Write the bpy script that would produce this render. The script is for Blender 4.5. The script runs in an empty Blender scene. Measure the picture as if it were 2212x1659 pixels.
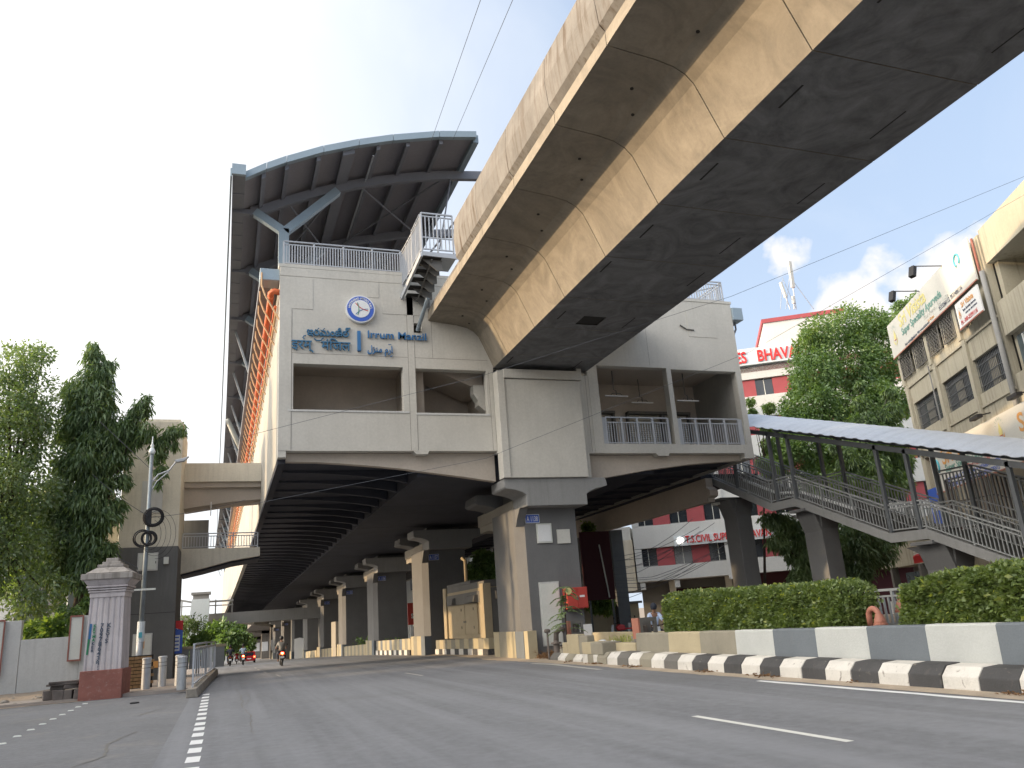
import bpy, math, random
import numpy as np
from mathutils import Vector, Matrix, noise as mnoise
R = math.radians
rnd = random.Random(7)
sc = bpy.context.scene
col = sc.collection

# ------------------------------------------------------------------ camera, sky, sun, exposure
YAW, PITCH, ROLL, FPX, IW, IH = 0.357939, 0.285332, -0.0743709, 1700.0, 2212.0, 1659.0
cy, sy_, cp, sp, cr, sr = math.cos(YAW), math.sin(YAW), math.cos(PITCH), math.sin(PITCH), math.cos(ROLL), math.sin(ROLL)
fwd = Vector((sy_ * cp, cy * cp, sp)); r0 = Vector((cy, -sy_, 0)); u0 = r0.cross(fwd)
right = cr * r0 + sr * u0; up = -sr * r0 + cr * u0
CAM = Vector((0, 0, 1.7))
cd = bpy.data.cameras.new('camera'); cd.sensor_width = 36; cd.lens = FPX / IW * 36; cd.clip_start = 0.1; cd.clip_end = 6000
cam = bpy.data.objects.new('camera', cd); col.objects.link(cam)
mw = Matrix((right, up, -fwd)).transposed().to_4x4(); mw.translation = CAM; cam.matrix_world = mw
sc.camera = cam

SUN_AZ, SUN_EL = -80.0, 11.0
world = bpy.data.worlds.new('World'); sc.world = world; world.use_nodes = True
wt = world.node_tree; wn = wt.nodes; wl_ = wt.links
sky = wn.new('ShaderNodeTexSky'); sky.sky_type = 'NISHITA'; sky.sun_disc = False
sky.sun_elevation = R(SUN_EL); sky.sun_rotation = R(SUN_AZ % 360); sky.dust_density = 1.5; sky.air_density = 1.0; sky.ozone_density = 1.5
bg = wn['Background']; bg.inputs[1].default_value = 0.15
tc = wn.new('ShaderNodeTexCoord')
def wmath(op, a, b=None, c=None, clamp=False):
    n = wn.new('ShaderNodeMath'); n.operation = op; n.use_clamp = clamp
    for i, v in enumerate((a, b, c)):
        if v is None: continue
        if isinstance(v, (int, float)): n.inputs[i].default_value = v
        else: wl_.new(v, n.inputs[i])
    return n.outputs[0]
def wdot(vec):
    n = wn.new('ShaderNodeVectorMath'); n.operation = 'DOT_PRODUCT'; wl_.new(tc.outputs['Generated'], n.inputs[0]); n.inputs[1].default_value = vec
    return n.outputs['Value']
def wnoise(scale, detail=6, rough=0.55, dist=0.0):
    n = wn.new('ShaderNodeTexNoise'); n.inputs['Scale'].default_value = scale; n.inputs['Detail'].default_value = detail
    n.inputs['Roughness'].default_value = rough; n.inputs['Distortion'].default_value = dist
    wl_.new(tc.outputs['Generated'], n.inputs['Vector']); return n.outputs['Fac']
def wmix(f, a, b):
    n = wn.new('ShaderNodeMix'); n.data_type = 'RGBA'; wl_.new(f, n.inputs[0])
    for i, v in ((6, a), (7, b)):
        if isinstance(v, tuple): n.inputs[i].default_value = v
        else: wl_.new(v, n.inputs[i])
    return n.outputs[2]
sund = Vector((math.sin(R(SUN_AZ)) * math.cos(R(SUN_EL)), math.cos(R(SUN_AZ)) * math.cos(R(SUN_EL)), math.sin(R(SUN_EL))))
sv = Vector((math.sin(R(-48)) * math.cos(R(18)), math.cos(R(-48)) * math.cos(R(18)), math.sin(R(18))))
sa_ = Vector((math.sin(R(-95)) * math.cos(R(22)), math.cos(R(-95)) * math.cos(R(22)), math.sin(R(22))))
d1 = wdot(tuple(sv))
n1 = wnoise(2.2, 5, .5, .6)
veil = wmath('MULTIPLY_ADD', wmath('ADD', d1, wmath('MULTIPLY_ADD', n1, .36, -.18)), 2.1, -0.78, clamp=True)
veil = wmath('SMOOTH_MIN', veil, 1.0, .2)
# pale haze towards the horizon and thin cirrus
sep = wn.new('ShaderNodeSeparateXYZ'); wl_.new(tc.outputs['Generated'], sep.inputs[0])
lowhaze = wmath('MULTIPLY_ADD', sep.outputs['Z'], -1.0, .52, clamp=True)
cirrus = wmath('MULTIPLY_ADD', wnoise(3.5, 8, .6, 1.2), 1.6, -.75, clamp=True)
base_ = wn.new('ShaderNodeMix'); base_.data_type = 'RGBA'; base_.inputs[0].default_value = .75; wl_.new(sky.outputs[0], base_.inputs[6]); base_.inputs[7].default_value = (1.72, 2.11, 2.77, 1)
c0 = wmix(wmath('ADD', wmath('MULTIPLY', lowhaze, .9), wmath('MULTIPLY', cirrus, .4), clamp=True), base_.outputs[2], (2.44, 2.71, 3.04, 1))
tint = wn.new('ShaderNodeMix'); tint.data_type = 'RGBA'; tint.blend_type = 'ADD'; tint.inputs[0].default_value = 0.3
wl_.new(c0, tint.inputs[6]); tint.inputs[7].default_value = (.12, .16, .28, 1)
c1 = wmix(veil, tint.outputs[2], (4.09, 4.03, 3.89, 1))
glow = wmath('POWER', wmath('MAXIMUM', wdot(tuple(sa_)), 0.0), 3.0)
gm = wn.new('ShaderNodeMix'); gm.data_type = 'RGBA'; gm.blend_type = 'ADD'; wl_.new(glow, gm.inputs[0]); wl_.new(c1, gm.inputs[6]); gm.inputs[7].default_value = (18.48, 16.90, 14.78, 1); gm.clamp_factor = False
c1 = gm.outputs[2]
# one cumulus bank low on the right
def ray(px, py):
    d = fwd * FPX + right * (px - IW / 2) + up * (IH / 2 - py); return d.normalized()
def blob(px, py, size, gain):
    d = wdot(tuple(ray(px, py)))
    return wmath('MULTIPLY_ADD', wmath('SUBTRACT', d, 1 - size), gain / size, 0, clamp=True)
bank = wmath('MAXIMUM', wmath('MAXIMUM', blob(1990, 650, .0045, 1.1), blob(1870, 700, .004, 1.1)), wmath('MAXIMUM', blob(2100, 590, .0035, 1.0), blob(1690, 562, .0009, .9)))
cl = wmath('MULTIPLY_ADD', wmath('ADD', wmath('MULTIPLY', bank, .8), wmath('MULTIPLY_ADD', wnoise(13, 7, .52, .15), 2.0, -1.0)), 3.6, -1.6, clamp=True)
c2 = wmix(cl, c1, (3.30, 3.19, 3.14, 1))
wl_.new(c2, bg.inputs[0])

sd = bpy.data.lights.new('sun', 'SUN'); sd.energy = 2.0; sd.angle = R(1.2); sd.color = (1.0, .72, .42)
so = bpy.data.objects.new('sun', sd); col.objects.link(so); so.location = (-60, 30, 60)
so.rotation_mode = 'QUATERNION'; so.rotation_quaternion = (-sund).to_track_quat('-Z', 'Y')
sc.view_settings.view_transform = 'Standard'; sc.view_settings.look = 'None'; sc.view_settings.exposure = 1.2
sc.view_settings.gamma = 1; sc.view_settings.use_curve_mapping = False
sc.cycles.max_bounces = 6; sc.cycles.diffuse_bounces = 4; sc.cycles.transparent_max_bounces = 8
sc.cycles.use_denoising = True

# ------------------------------------------------------------------ helpers
def at(px, py, ax, v):
    """the point where the view ray of a measured picture position meets the plane axis = v"""
    d = ray(px, py); t = (v - CAM[ax]) / d[ax]; return CAM + d * t
def gz(y):                                   # the road falls away beyond the main pier
    return float(np.interp(y, [36, 40, 47, 64, 82, 105, 125, 150, 200, 300, 600], [0, -.04, -.15, -.45, -.9, -1.5, -2.1, -2.7, -3.7, -5, -6]))
def bend(x, y, z):                           # the railway curves gently left and falls with the road
    d = max(0, y - 30); return (x - .000115 * d * d, y, z - .00017 * d * d)

MATS = {}
def mat(name, base, rough=.85, var=.15, scale=1.2, streak=0.0, streak_col=(.05, .045, .04), bump=.15, bscale=40, metal=0.0,
        dirt=0.0, dirt_col=(.12, .1, .08), tracks=0.0, fine=.06, patch=None, spec=.4, swirl=0.0):
    m = bpy.data.materials.new(name); m.use_nodes = True; t = m.node_tree; N = t.nodes; L = t.links
    p = N['Principled BSDF']; p.inputs['Roughness'].default_value = rough; p.inputs['Metallic'].default_value = metal
    p.inputs['Specular IOR Level'].default_value = spec
    g = N.new('ShaderNodeNewGeometry'); pos = g.outputs['Position']
    def noise(sc_, det=5, r=.6, dist=0, vec=None):
        n = N.new('ShaderNodeTexNoise'); n.inputs['Scale'].default_value = sc_; n.inputs['Detail'].default_value = det
        n.inputs['Roughness'].default_value = r; n.inputs['Distortion'].default_value = dist; L.new(vec or pos, n.inputs['Vector']); return n.outputs['Fac']
    def mth(op, a, b, c=None, clamp=True):
        n = N.new('ShaderNodeMath'); n.operation = op; n.use_clamp = clamp
        for i, v in enumerate((a, b, c)):
            if v is None: continue
            if isinstance(v, (int, float)): n.inputs[i].default_value = v
            else: L.new(v, n.inputs[i])
        return n.outputs[0]
    def mix(f, a, b, mode='MIX'):
        n = N.new('ShaderNodeMix'); n.data_type = 'RGBA'; n.blend_type = mode
        if isinstance(f, (int, float)): n.inputs[0].default_value = f
        else: L.new(f, n.inputs[0])
        for i, v in ((6, a), (7, b)):
            if isinstance(v, tuple): n.inputs[i].default_value = (*v, 1)[:4]
            else: L.new(v, n.inputs[i])
        return n.outputs[2]
    lo = tuple(c * (1 - var) for c in base); hi = tuple(min(1, c * (1 + var)) for c in base)
    big = mth('MULTIPLY_ADD', noise(scale, 6, .62, swirl), 2.2, -.6)
    c = mix(big, lo, hi)
    if fine: c = mix(mth('MULTIPLY_ADD', noise(scale * 22, 4, .7), 2.4, -.7), mix(fine * 2, c, (0, 0, 0), 'MIX'), c)
    if patch:
        pc, ps, th = patch
        c = mix(mth('MULTIPLY_ADD', noise(ps, 3, .5, .4), 9, -9 * th), c, pc)
    if streak:
        mp = N.new('ShaderNodeMapping'); mp.inputs['Scale'].default_value = (5.5, 5.5, .35); L.new(pos, mp.inputs['Vector'])
        s = mth('MULTIPLY_ADD', noise(1, 5, .65, 0, mp.outputs[0]), 5.5, -2.65)
        s = mth('MULTIPLY', s, mth('MULTIPLY_ADD', noise(.35, 3, .5), 3.4, -1.05))
        c = mix(mth('MULTIPLY', s, streak), c, streak_col)
    if tracks:
        mp = N.new('ShaderNodeMapping'); mp.inputs['Scale'].default_value = (1.35, .035, 1); L.new(pos, mp.inputs['Vector'])
        s = mth('MULTIPLY_ADD', noise(1, 4, .55, .3, mp.outputs[0]), 3.2, -1.25)
        c = mix(mth('MULTIPLY', s, tracks), c, tuple(v * 1.35 for v in base))
        s = mth('MULTIPLY_ADD', noise(.45, 6, .6, .8), 5, -3.0); c = mix(mth('MULTIPLY', s, tracks), c, tuple(v * .62 for v in base))
    if dirt:
        s = mth('MULTIPLY_ADD', noise(scale * 2.7, 7, .68, .5), 4.0, -2.2)
        c = mix(mth('MULTIPLY', s, dirt), c, dirt_col)
    L.new(c, p.inputs['Base Color'])
    if bump:
        b = N.new('ShaderNodeBump'); b.inputs['Strength'].default_value = bump; b.inputs['Distance'].default_value = .02
        L.new(noise(bscale, 5, .65), b.inputs['Height']); L.new(b.outputs[0], p.inputs['Normal'])
    MATS[name] = m; return m
def emit(name, colr, strength):
    m = bpy.data.materials.new(name); m.use_nodes = True; p = m.node_tree.nodes['Principled BSDF']
    p.inputs['Base Color'].default_value = (*colr, 1); p.inputs['Emission Color'].default_value = (*colr, 1); p.inputs['Emission Strength'].default_value = strength
    MATS[name] = m; return m
def leafmat(name, a, b, c, trans=.35, scale=.9):
    m = bpy.data.materials.new(name); m.use_nodes = True; t = m.node_tree; N = t.nodes; L = t.links
    N.remove(N['Principled BSDF']); out = N['Material Output']
    g = N.new('ShaderNodeNewGeometry')
    n1 = N.new('ShaderNodeTexNoise'); n1.inputs['Scale'].default_value = scale; n1.inputs['Detail'].default_value = 3; L.new(g.outputs['Position'], n1.inputs['Vector'])
    n2 = N.new('ShaderNodeTexNoise'); n2.inputs['Scale'].default_value = 9; n2.inputs['Detail'].default_value = 2; L.new(g.outputs['Position'], n2.inputs['Vector'])
    ad = N.new('ShaderNodeMath'); ad.operation = 'ADD'; L.new(n1.outputs['Fac'], ad.inputs[0]); L.new(n2.outputs['Fac'], ad.inputs[1])
    rp = N.new('ShaderNodeValToRGB'); e = rp.color_ramp.elements; e[0].position = .32; e[0].color = (*a, 1); e[1].position = .68; e[1].color = (*c, 1)
    e2 = rp.color_ramp.elements.new(.5); e2.color = (*b, 1)
    hf = N.new('ShaderNodeMath'); hf.operation = 'MULTIPLY'; hf.inputs[1].default_value = .5; L.new(ad.outputs[0], hf.inputs[0]); L.new(hf.outputs[0], rp.inputs[0])
    df = N.new('ShaderNodeBsdfDiffuse'); tr = N.new('ShaderNodeBsdfTranslucent'); mx = N.new('ShaderNodeMixShader'); mx.inputs[0].default_value = trans
    L.new(rp.outputs[0], df.inputs[0])
    tb = N.new('ShaderNodeMix'); tb.data_type = 'RGBA'; tb.blend_type = 'MULTIPLY'; tb.inputs[0].default_value = 1; L.new(rp.outputs[0], tb.inputs[6]); tb.inputs[7].default_value = (1.5, 1.6, .6, 1)
    L.new(tb.outputs[2], tr.inputs[0]); L.new(df.outputs[0], mx.inputs[1]); L.new(tr.outputs[0], mx.inputs[2])
    gl = N.new('ShaderNodeBsdfGlossy'); gl.inputs['Roughness'].default_value = .45; gl.inputs[0].default_value = (.8, .9, .8, 1)
    m2 = N.new('ShaderNodeMixShader'); m2.inputs[0].default_value = .05; L.new(mx.outputs[0], m2.inputs[1]); L.new(gl.outputs[0], m2.inputs[2])
    L.new(m2.outputs[0], out.inputs[0]); MATS[name] = m; return m

def wloc(o):
    v = Vector((0, 0, 0))
    while o is not None: v += o.location; o = o.parent
    return v
def thing(name, label, cat, loc=(0, 0, 0), group=None):
    o = bpy.data.objects.new(name, None); col.objects.link(o); o.location = loc; o.empty_display_size = .2
    o['label'] = label; o['category'] = cat
    if group: o['group'] = group
    return o
def tag(o, label, cat, group=None):
    o['label'] = label; o['category'] = cat
    if group: o['group'] = group
    return o
class MB:
    def __init__(s): s.v = []; s.f = []
    def add(s, vs, fs):
        n = len(s.v); s.v += [tuple(v) for v in vs]; s.f += [tuple(i + n for i in f) for f in fs]; return s
    def box(s, x0, x1, y0, y1, z0, z1):
        return s.add([(x0, y0, z0), (x1, y0, z0), (x1, y1, z0), (x0, y1, z0), (x0, y0, z1), (x1, y0, z1), (x1, y1, z1), (x0, y1, z1)],
                     [(0, 3, 2, 1), (4, 5, 6, 7), (0, 1, 5, 4), (1, 2, 6, 5), (2, 3, 7, 6), (3, 0, 4, 7)])
    def prism(s, prof, a, b, fn):            # prof: 2-D outline; fn(u, v, w) -> point
        n = len(prof); vs = [fn(u, v, a) for u, v in prof] + [fn(u, v, b) for u, v in prof]
        fs = [(i, (i + 1) % n, (i + 1) % n + n, i + n) for i in range(n)] + [tuple(range(n - 1, -1, -1)), tuple(range(n, 2 * n))]
        return s.add(vs, fs)
    def bar(s, p0, p1, w, h, upv=(0, 0, 1)):
        p0 = Vector(p0); p1 = Vector(p1); d = (p1 - p0).normalized(); u = Vector(upv)
        if abs(d.dot(u)) > .98: u = Vector((0, 1, 0))
        sd_ = d.cross(u).normalized() * w / 2; u = sd_.cross(d).normalized() * h / 2
        vs = [p + a * sd_ + b * u for p in (p0, p1) for a, b in ((-1, -1), (1, -1), (1, 1), (-1, 1))]
        return s.add(vs, [(0, 1, 2, 3), (7, 6, 5, 4), (0, 4, 5, 1), (1, 5, 6, 2), (2, 6, 7, 3), (3, 7, 4, 0)])
    def tube(s, pts, r, n=8, cap=True, r1=None):
        pts = [Vector(p) for p in pts]; k = len(pts); vs = []; prev = None
        for i, p in enumerate(pts):
            d = (pts[min(i + 1, k - 1)] - pts[max(i - 1, 0)]).normalized()
            if prev is None: a = d.orthogonal().normalized()
            else: a = (prev - d * prev.dot(d)).normalized()
            prev = a; b = d.cross(a); rr = r if r1 is None else r + (r1 - r) * i / max(1, k - 1)
            vs += [p + (a * math.cos(2 * math.pi * j / n) + b * math.sin(2 * math.pi * j / n)) * rr for j in range(n)]
        fs = [(i * n + j, i * n + (j + 1) % n, (i + 1) * n + (j + 1) % n, (i + 1) * n + j) for i in range(k - 1) for j in range(n)]
        if cap: fs += [tuple(range(n - 1, -1, -1)), tuple(range((k - 1) * n, k * n))]
        return s.add(vs, fs)
    def lathe(s, prof, c, n=16):
        vs = [(c[0] + r * math.cos(2 * math.pi * j / n), c[1] + r * math.sin(2 * math.pi * j / n), c[2] + z) for r, z in prof for j in range(n)]
        k = len(prof)
        fs = [(i * n + j, i * n + (j + 1) % n, (i + 1) * n + (j + 1) % n, (i + 1) * n + j) for i in range(k - 1) for j in range(n)]
        fs += [tuple(range(n - 1, -1, -1)), tuple(range((k - 1) * n, k * n))]
        return s.add(vs, fs)
    def frustum(s, x0, x1, y0, y1, z0, X0, X1, Y0, Y1, z1):
        return s.add([(x0, y0, z0), (x1, y0, z0), (x1, y1, z0), (x0, y1, z0), (X0, Y0, z1), (X1, Y0, z1), (X1, Y1, z1), (X0, Y1, z1)],
                     [(0, 3, 2, 1), (4, 5, 6, 7), (0, 1, 5, 4), (1, 2, 6, 5), (2, 3, 7, 6), (3, 0, 4, 7)])
    def quad(s, a, b, c, d): return s.add([a, b, c, d], [(0, 1, 2, 3)])
    def map(s, fn): s.v = [tuple(fn(*v)) for v in s.v]; return s
    def rot(s, ang, c):                       # about a vertical line through c
        ca, sa = math.cos(ang), math.sin(ang)
        return s.map(lambda x, y, z: (c[0] + (x - c[0]) * ca - (y - c[1]) * sa, c[1] + (x - c[0]) * sa + (y - c[1]) * ca, z))
    def build(s, name, m, parent=None, bevel=0, smooth=False, kind=None, label=None):
        off = wloc(parent) if parent else Vector((0, 0, 0))
        me = bpy.data.meshes.new(name); me.from_pydata([(v[0] - off[0], v[1] - off[1], v[2] - off[2]) for v in s.v], [], s.f); me.update()
        me.materials.append(MATS[m] if isinstance(m, str) else m)
        if smooth: me.shade_smooth()
        o = bpy.data.objects.new(name, me); col.objects.link(o); o.parent = parent
        if bevel:
            b = o.modifiers.new('b', 'BEVEL'); b.width = bevel; b.segments = 2; b.limit_method = 'ANGLE'
        if kind: o['kind'] = kind
        if label: o['label'] = label
        return o
def again(o, loc, parent=None, rz=None):      # copy of a part sharing its mesh; loc = offset from the original's place
    c = o.copy(); col.objects.link(c); c.location = Vector(o.location) + Vector(loc); c.parent = parent or o.parent
    if rz is not None: c.rotation_euler = (0, 0, rz)
    return c
def copy_tree(o, parent=None):
    c = o.copy(); col.objects.link(c); c.parent = parent
    for ch in list(o.children): copy_tree(ch, c)
    return c
def grid_wall(mb, xs, zs, solid, y0, y1):     # wall slab in the XZ plane with openings, faces only where they show
    for i in range(len(xs) - 1):
        for k in range(len(zs) - 1):
            if not solid(i, k): continue
            a, b, c, d = xs[i], xs[i + 1], zs[k], zs[k + 1]
            mb.quad((a, y0, c), (b, y0, c), (b, y0, d), (a, y0, d)); mb.quad((a, y1, c), (a, y1, d), (b, y1, d), (b, y1, c))
            def s(ii, kk): return 0 <= ii < len(xs) - 1 and 0 <= kk < len(zs) - 1 and solid(ii, kk)
            if not s(i - 1, k): mb.quad((a, y0, c), (a, y0, d), (a, y1, d), (a, y1, c))
            if not s(i + 1, k): mb.quad((b, y0, c), (b, y1, c), (b, y1, d), (b, y0, d))
            if not s(i, k - 1): mb.quad((a, y0, c), (a, y1, c), (b, y1, c), (b, y0, c))
            if not s(i, k + 1): mb.quad((a, y0, d), (b, y0, d), (b, y1, d), (a, y1, d))
    return mb
def wall_holes(x0, x1, z0, z1, holes, y0, y1, mb=None):
    xs = sorted({x0, x1} | {h[0] for h in holes} | {h[1] for h in holes}); zs = sorted({z0, z1} | {h[2] for h in holes} | {h[3] for h in holes})
    def solid(i, k):
        cx, cz = (xs[i] + xs[i + 1]) / 2, (zs[k] + zs[k + 1]) / 2
        return not any(h[0] < cx < h[1] and h[2] < cz < h[3] for h in holes)
    return grid_wall(mb or MB(), xs, zs, solid, y0, y1)
def text(body, size, m, parent, p, xdir=(1, 0, 0), zdir=(0, 0, 1), extrude=.02, name='lettering', align='LEFT', sx=1.0, bold=0.0, space=1.0, fit=None):
    c = bpy.data.curves.new(name, 'FONT'); c.body = body; c.size = size; c.extrude = extrude; c.align_x = align; c.offset = bold; c.space_character = space
    c.resolution_u = 3; c.materials.append(MATS[m])
    tmp = bpy.data.objects.new(name, c); me = bpy.data.meshes.new_from_object(tmp); bpy.data.objects.remove(tmp); bpy.data.curves.remove(c)
    if fit:
        w0 = max(v.co.x for v in me.vertices) - min(v.co.x for v in me.vertices); sx = fit / w0
    me.materials.clear(); me.materials.append(MATS[m])
    o = bpy.data.objects.new(name, me); col.objects.link(o); o.parent = parent
    x = Vector(xdir).normalized(); z = Vector(zdir).normalized(); n = x.cross(z)
    mtx = Matrix((x * sx, z, n)).transposed().to_4x4(); mtx.translation = Vector(p) - (wloc(parent) if parent else Vector((0, 0, 0)))
    o.matrix_local = mtx; return o

mat('facade_paint', (.54, .52, .47), .9, .10, .45, streak=.15, streak_col=(.30, .29, .25), bump=.2, bscale=25, dirt=.22, dirt_col=(.36, .35, .31))
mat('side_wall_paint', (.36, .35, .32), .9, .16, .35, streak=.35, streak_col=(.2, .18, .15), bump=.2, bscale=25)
mat('warm_paint', (.50, .44, .375), .9, .12, .5, dirt=.3, dirt_col=(.27, .22, .18), bump=.1)
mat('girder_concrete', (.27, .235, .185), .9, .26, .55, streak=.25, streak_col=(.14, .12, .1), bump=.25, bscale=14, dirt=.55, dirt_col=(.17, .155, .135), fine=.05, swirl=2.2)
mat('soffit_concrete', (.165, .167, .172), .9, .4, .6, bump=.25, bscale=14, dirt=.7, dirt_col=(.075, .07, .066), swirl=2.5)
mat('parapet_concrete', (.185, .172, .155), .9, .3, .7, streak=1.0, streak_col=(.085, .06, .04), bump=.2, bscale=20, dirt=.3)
mat('joint_dark', (.03, .028, .026), .95, .2, 2, bump=0)
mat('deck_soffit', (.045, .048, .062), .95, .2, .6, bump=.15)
mat('cap_paint', (.27, .27, .265), .9, .08, .8, streak=.15)
mat('pier_paint', (.155, .155, .155), .88, .09, .9, streak=.2, streak_col=(.1, .1, .1), dirt=.25, dirt_col=(.19, .18, .165))
mat('pier_lit_tan', (.33, .30, .25), .88, .09, .9, streak=.25, streak_col=(.2, .17, .13))  # tan of the sunlit cap beams and haunches is put into the colour
mat('plaster_cream', (.66, .62, .52), .92, .1, .5, streak=.2, streak_col=(.2, .17, .13), dirt=.2, dirt_col=(.33, .3, .22))
mat('tower_grey', (.12, .12, .118), .9, .1, .7, streak=.3, streak_col=(.2, .2, .2))
mat('old_cream', (.43, .40, .315), .92, .1, .6, streak=.5, streak_col=(.13, .11, .09), dirt=.45, dirt_col=(.33, .28, .19))
mat('office_white', (.56, .57, .56), .85, .07, .5, streak=.12, streak_col=(.33, .33, .32))
mat('office_red', (.34, .075, .085), .8, .1, 1)
mat('maroon', (.06, .015, .02), .8, .1, 1)
mat('asphalt', (.182, .187, .200), .88, tracks=.6, var=.12, scale=.22, bump=.5, bscale=120, fine=.14, dirt=.28, dirt_col=(.21, .205, .2), patch=((.125, .126, .13), .13, .56))
mat('side_asphalt', (.183, .186, .195), .9, .14, .3, bump=.5, bscale=110, fine=.14, dirt=.6, dirt_col=(.27, .245, .21))
mat('ground_dirt', (.28, .23, .18), .95, .2, .5, bump=.5, bscale=30, dirt=.4, dirt_col=(.12, .1, .075))
mat('kerb_dust', (.42, .35, .27), .97, .2, 1.5, bump=.6, bscale=50, dirt=.4, dirt_col=(.15, .12, .09), fine=.12)
mat('paving', (.34, .29, .25), .6, .12, 1.2, dirt=.3)
mat('road_paint', (.62, .62, .58), .8, .08, 2, dirt=.55, dirt_col=(.3, .3, .29), bump=.3, bscale=90)
mat('faded_paint', (.38, .37, .34), .85, .15, 4, dirt=.8, dirt_col=(.15, .15, .15), bump=.2)
mat('white_block', (.60, .58, .54), .85, .1, 2.0, patch=((.2, .18, .16), 7, .64), dirt=.6, dirt_col=(.3, .28, .25), bump=.35, bscale=30)
mat('black_block', (.06, .06, .062), .8, .2, 2.0, patch=((.16, .15, .13), 6, .62), dirt=.7, dirt_col=(.11, .10, .09), bump=.35, bscale=30)
mat('barrier_white', (.47, .485, .47), .85, .06, 1.5, dirt=.3, dirt_col=(.34, .34, .31), bump=.3, bscale=24)
mat('barrier_grey', (.145, .165, .185), .85, .07, 1.5, dirt=.25, dirt_col=(.19, .2, .2), bump=.3, bscale=24)
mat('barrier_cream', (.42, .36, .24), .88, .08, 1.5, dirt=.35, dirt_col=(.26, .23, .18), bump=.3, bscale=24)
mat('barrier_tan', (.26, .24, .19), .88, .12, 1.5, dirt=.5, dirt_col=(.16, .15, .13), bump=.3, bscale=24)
mat('rubble', (.3, .27, .23), .95, .3, 3, bump=.5, dirt=.5)
mat('steel_grey', (.42, .44, .46), .45, .08, 2, metal=.35, bump=0, dirt=.2, dirt_col=(.2, .2, .2))
mat('rail_paint', (.44, .46, .49), .5, .06, 2, metal=.1, bump=0, dirt=.2, dirt_col=(.3, .3, .3))
mat('dark_rail', (.30, .31, .31), .55, .1, 2, metal=.2, bump=0)
mat('brown_steel', (.085, .075, .075), .55, .1, 2, metal=.2, bump=0)
mat('post_grey', (.13, .14, .15), .55, .1, 2, metal=.2, bump=0)
mat('roof_steel', (.20, .205, .23), .6, .08, 1, metal=.1, bump=0)
mat('roof_lining', (.25, .24, .26), .8, .06, .5, bump=0)
mat('roof_trim', (.30, .37, .42), .45, .06, 1, metal=.2, bump=0)
mat('sheet_roof', (.57, .61, .67), .5, .06, .6, metal=.15, bump=0, dirt=.15, dirt_col=(.35, .37, .4))
mat('pipe_orange', (.62, .14, .045), .5, .12, 3, bump=0)
mat('pipe_tan', (.55, .36, .2), .5, .12, 3, bump=0)
mat('vent_orange', (.36, .15, .105), .6, .12, 4, bump=.1, dirt=.3, dirt_col=(.3, .16, .12))
mat('sign_blue', (.04, .16, .36), .5, .04, 1, bump=0)
mat('letter_blue', (.045, .15, .27), .45, .06, 2, bump=0)
mat('board_blue', (.05, .12, .5), .4, .03, 1, bump=0)
mat('white', (.74, .75, .75), .5, .04, 1, bump=0)
mat('offwhite', (.62, .63, .58), .6, .06, 1, bump=0)
mat('banner_cream', (.60, .59, .54), .7, .04, .8, bump=0, dirt=.1, dirt_col=(.6, .58, .5))
mat('red_paint', (.44, .055, .04), .55, .12, 2, bump=0, dirt=.3, dirt_col=(.25, .07, .05))
mat('red_letter', (.62, .03, .03), .5, .05, 1, bump=0)
mat('green_paint', (.03, .22, .1), .5, .05, 1, bump=0)
mat('green_text', (.16, .32, .27), .6, .05, 1, bump=0)
mat('yellow_text', (.66, .60, .25), .6, .05, 1, bump=0)
mat('orange_text', (.66, .33, .1), .6, .05, 1, bump=0)
mat('cyan_text', (.09, .38, .46), .6, .05, 1, bump=0)
mat('dark_text', (.08, .1, .14), .7, .05, 1, bump=0)
mat('pink_text', (.55, .12, .12), .7, .05, 1, bump=0)
mat('black', (.015, .015, .017), .6, .1, 2, bump=0)
mat('dark_glass', (.02, .025, .032), .15, .2, 1, bump=0, spec=.8)
mat('pane_glass', (.09, .12, .13), .12, .3, 1.3, bump=0, spec=.8)
mat('kiosk_tan', (.40, .33, .22), .8, .08, 1, dirt=.3, dirt_col=(.25, .2, .14))
mat('kiosk_grey', (.14, .135, .125), .7, .12, 1, dirt=.4, dirt_col=(.08, .075, .07))
mat('shutter', (.46, .43, .37), .6, .06, 1, bump=0)
mat('pillar_stone', (.58, .53, .53), .9, .12, 1.6, streak=.45, streak_col=(.24, .2, .19), dirt=.4, dirt_col=(.33, .27, .26))
mat('pillar_top', (.36, .33, .30), .92, .2, 2, streak=.6, streak_col=(.1, .09, .08), dirt=.6, dirt_col=(.12, .11, .1))
mat('pillar_red', (.29, .12, .095), .92, .15, 3, dirt=.6, dirt_col=(.42, .33, .3))
mat('wall_white', (.55, .55, .53), .92, .07, .8, streak=.3, streak_col=(.28, .27, .25), dirt=.3, dirt_col=(.32, .31, .28))
mat('stone', (.16, .135, .12), .95, .25, 3, bump=.6, bscale=20)
mat('wattle', (.27, .17, .085), .9, .25, 5, bump=.3)
mat('bark', (.06, .045, .035), .95, .25, 4, bump=.6, bscale=25)
mat('twig', (.07, .06, .035), .95, .25, 6, bump=0)
mat('galvanised', (.46, .48, .50), .42, .1, 4, metal=.25, bump=0, dirt=.3, dirt_col=(.2, .2, .2))
mat('pole_blue', (.22, .26, .29), .5, .15, 3, metal=.3, bump=0, dirt=.4, dirt_col=(.1, .1, .1))
mat('cable', (.012, .012, .014), .7, .1, 3, bump=0)
mat('wire', (.09, .1, .12), .6, .1, 3, bump=0)
mat('tank_white', (.62, .68, .71), .5, .04, .6, bump=0)
mat('skin', (.22, .12, .08), .6, .05, 4, bump=0)
mat('hair', (.012, .01, .01), .6, .1, 6, bump=0)
mat('cloth_grey', (.21, .20, .18), .9, .1, 4, bump=0)
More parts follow.
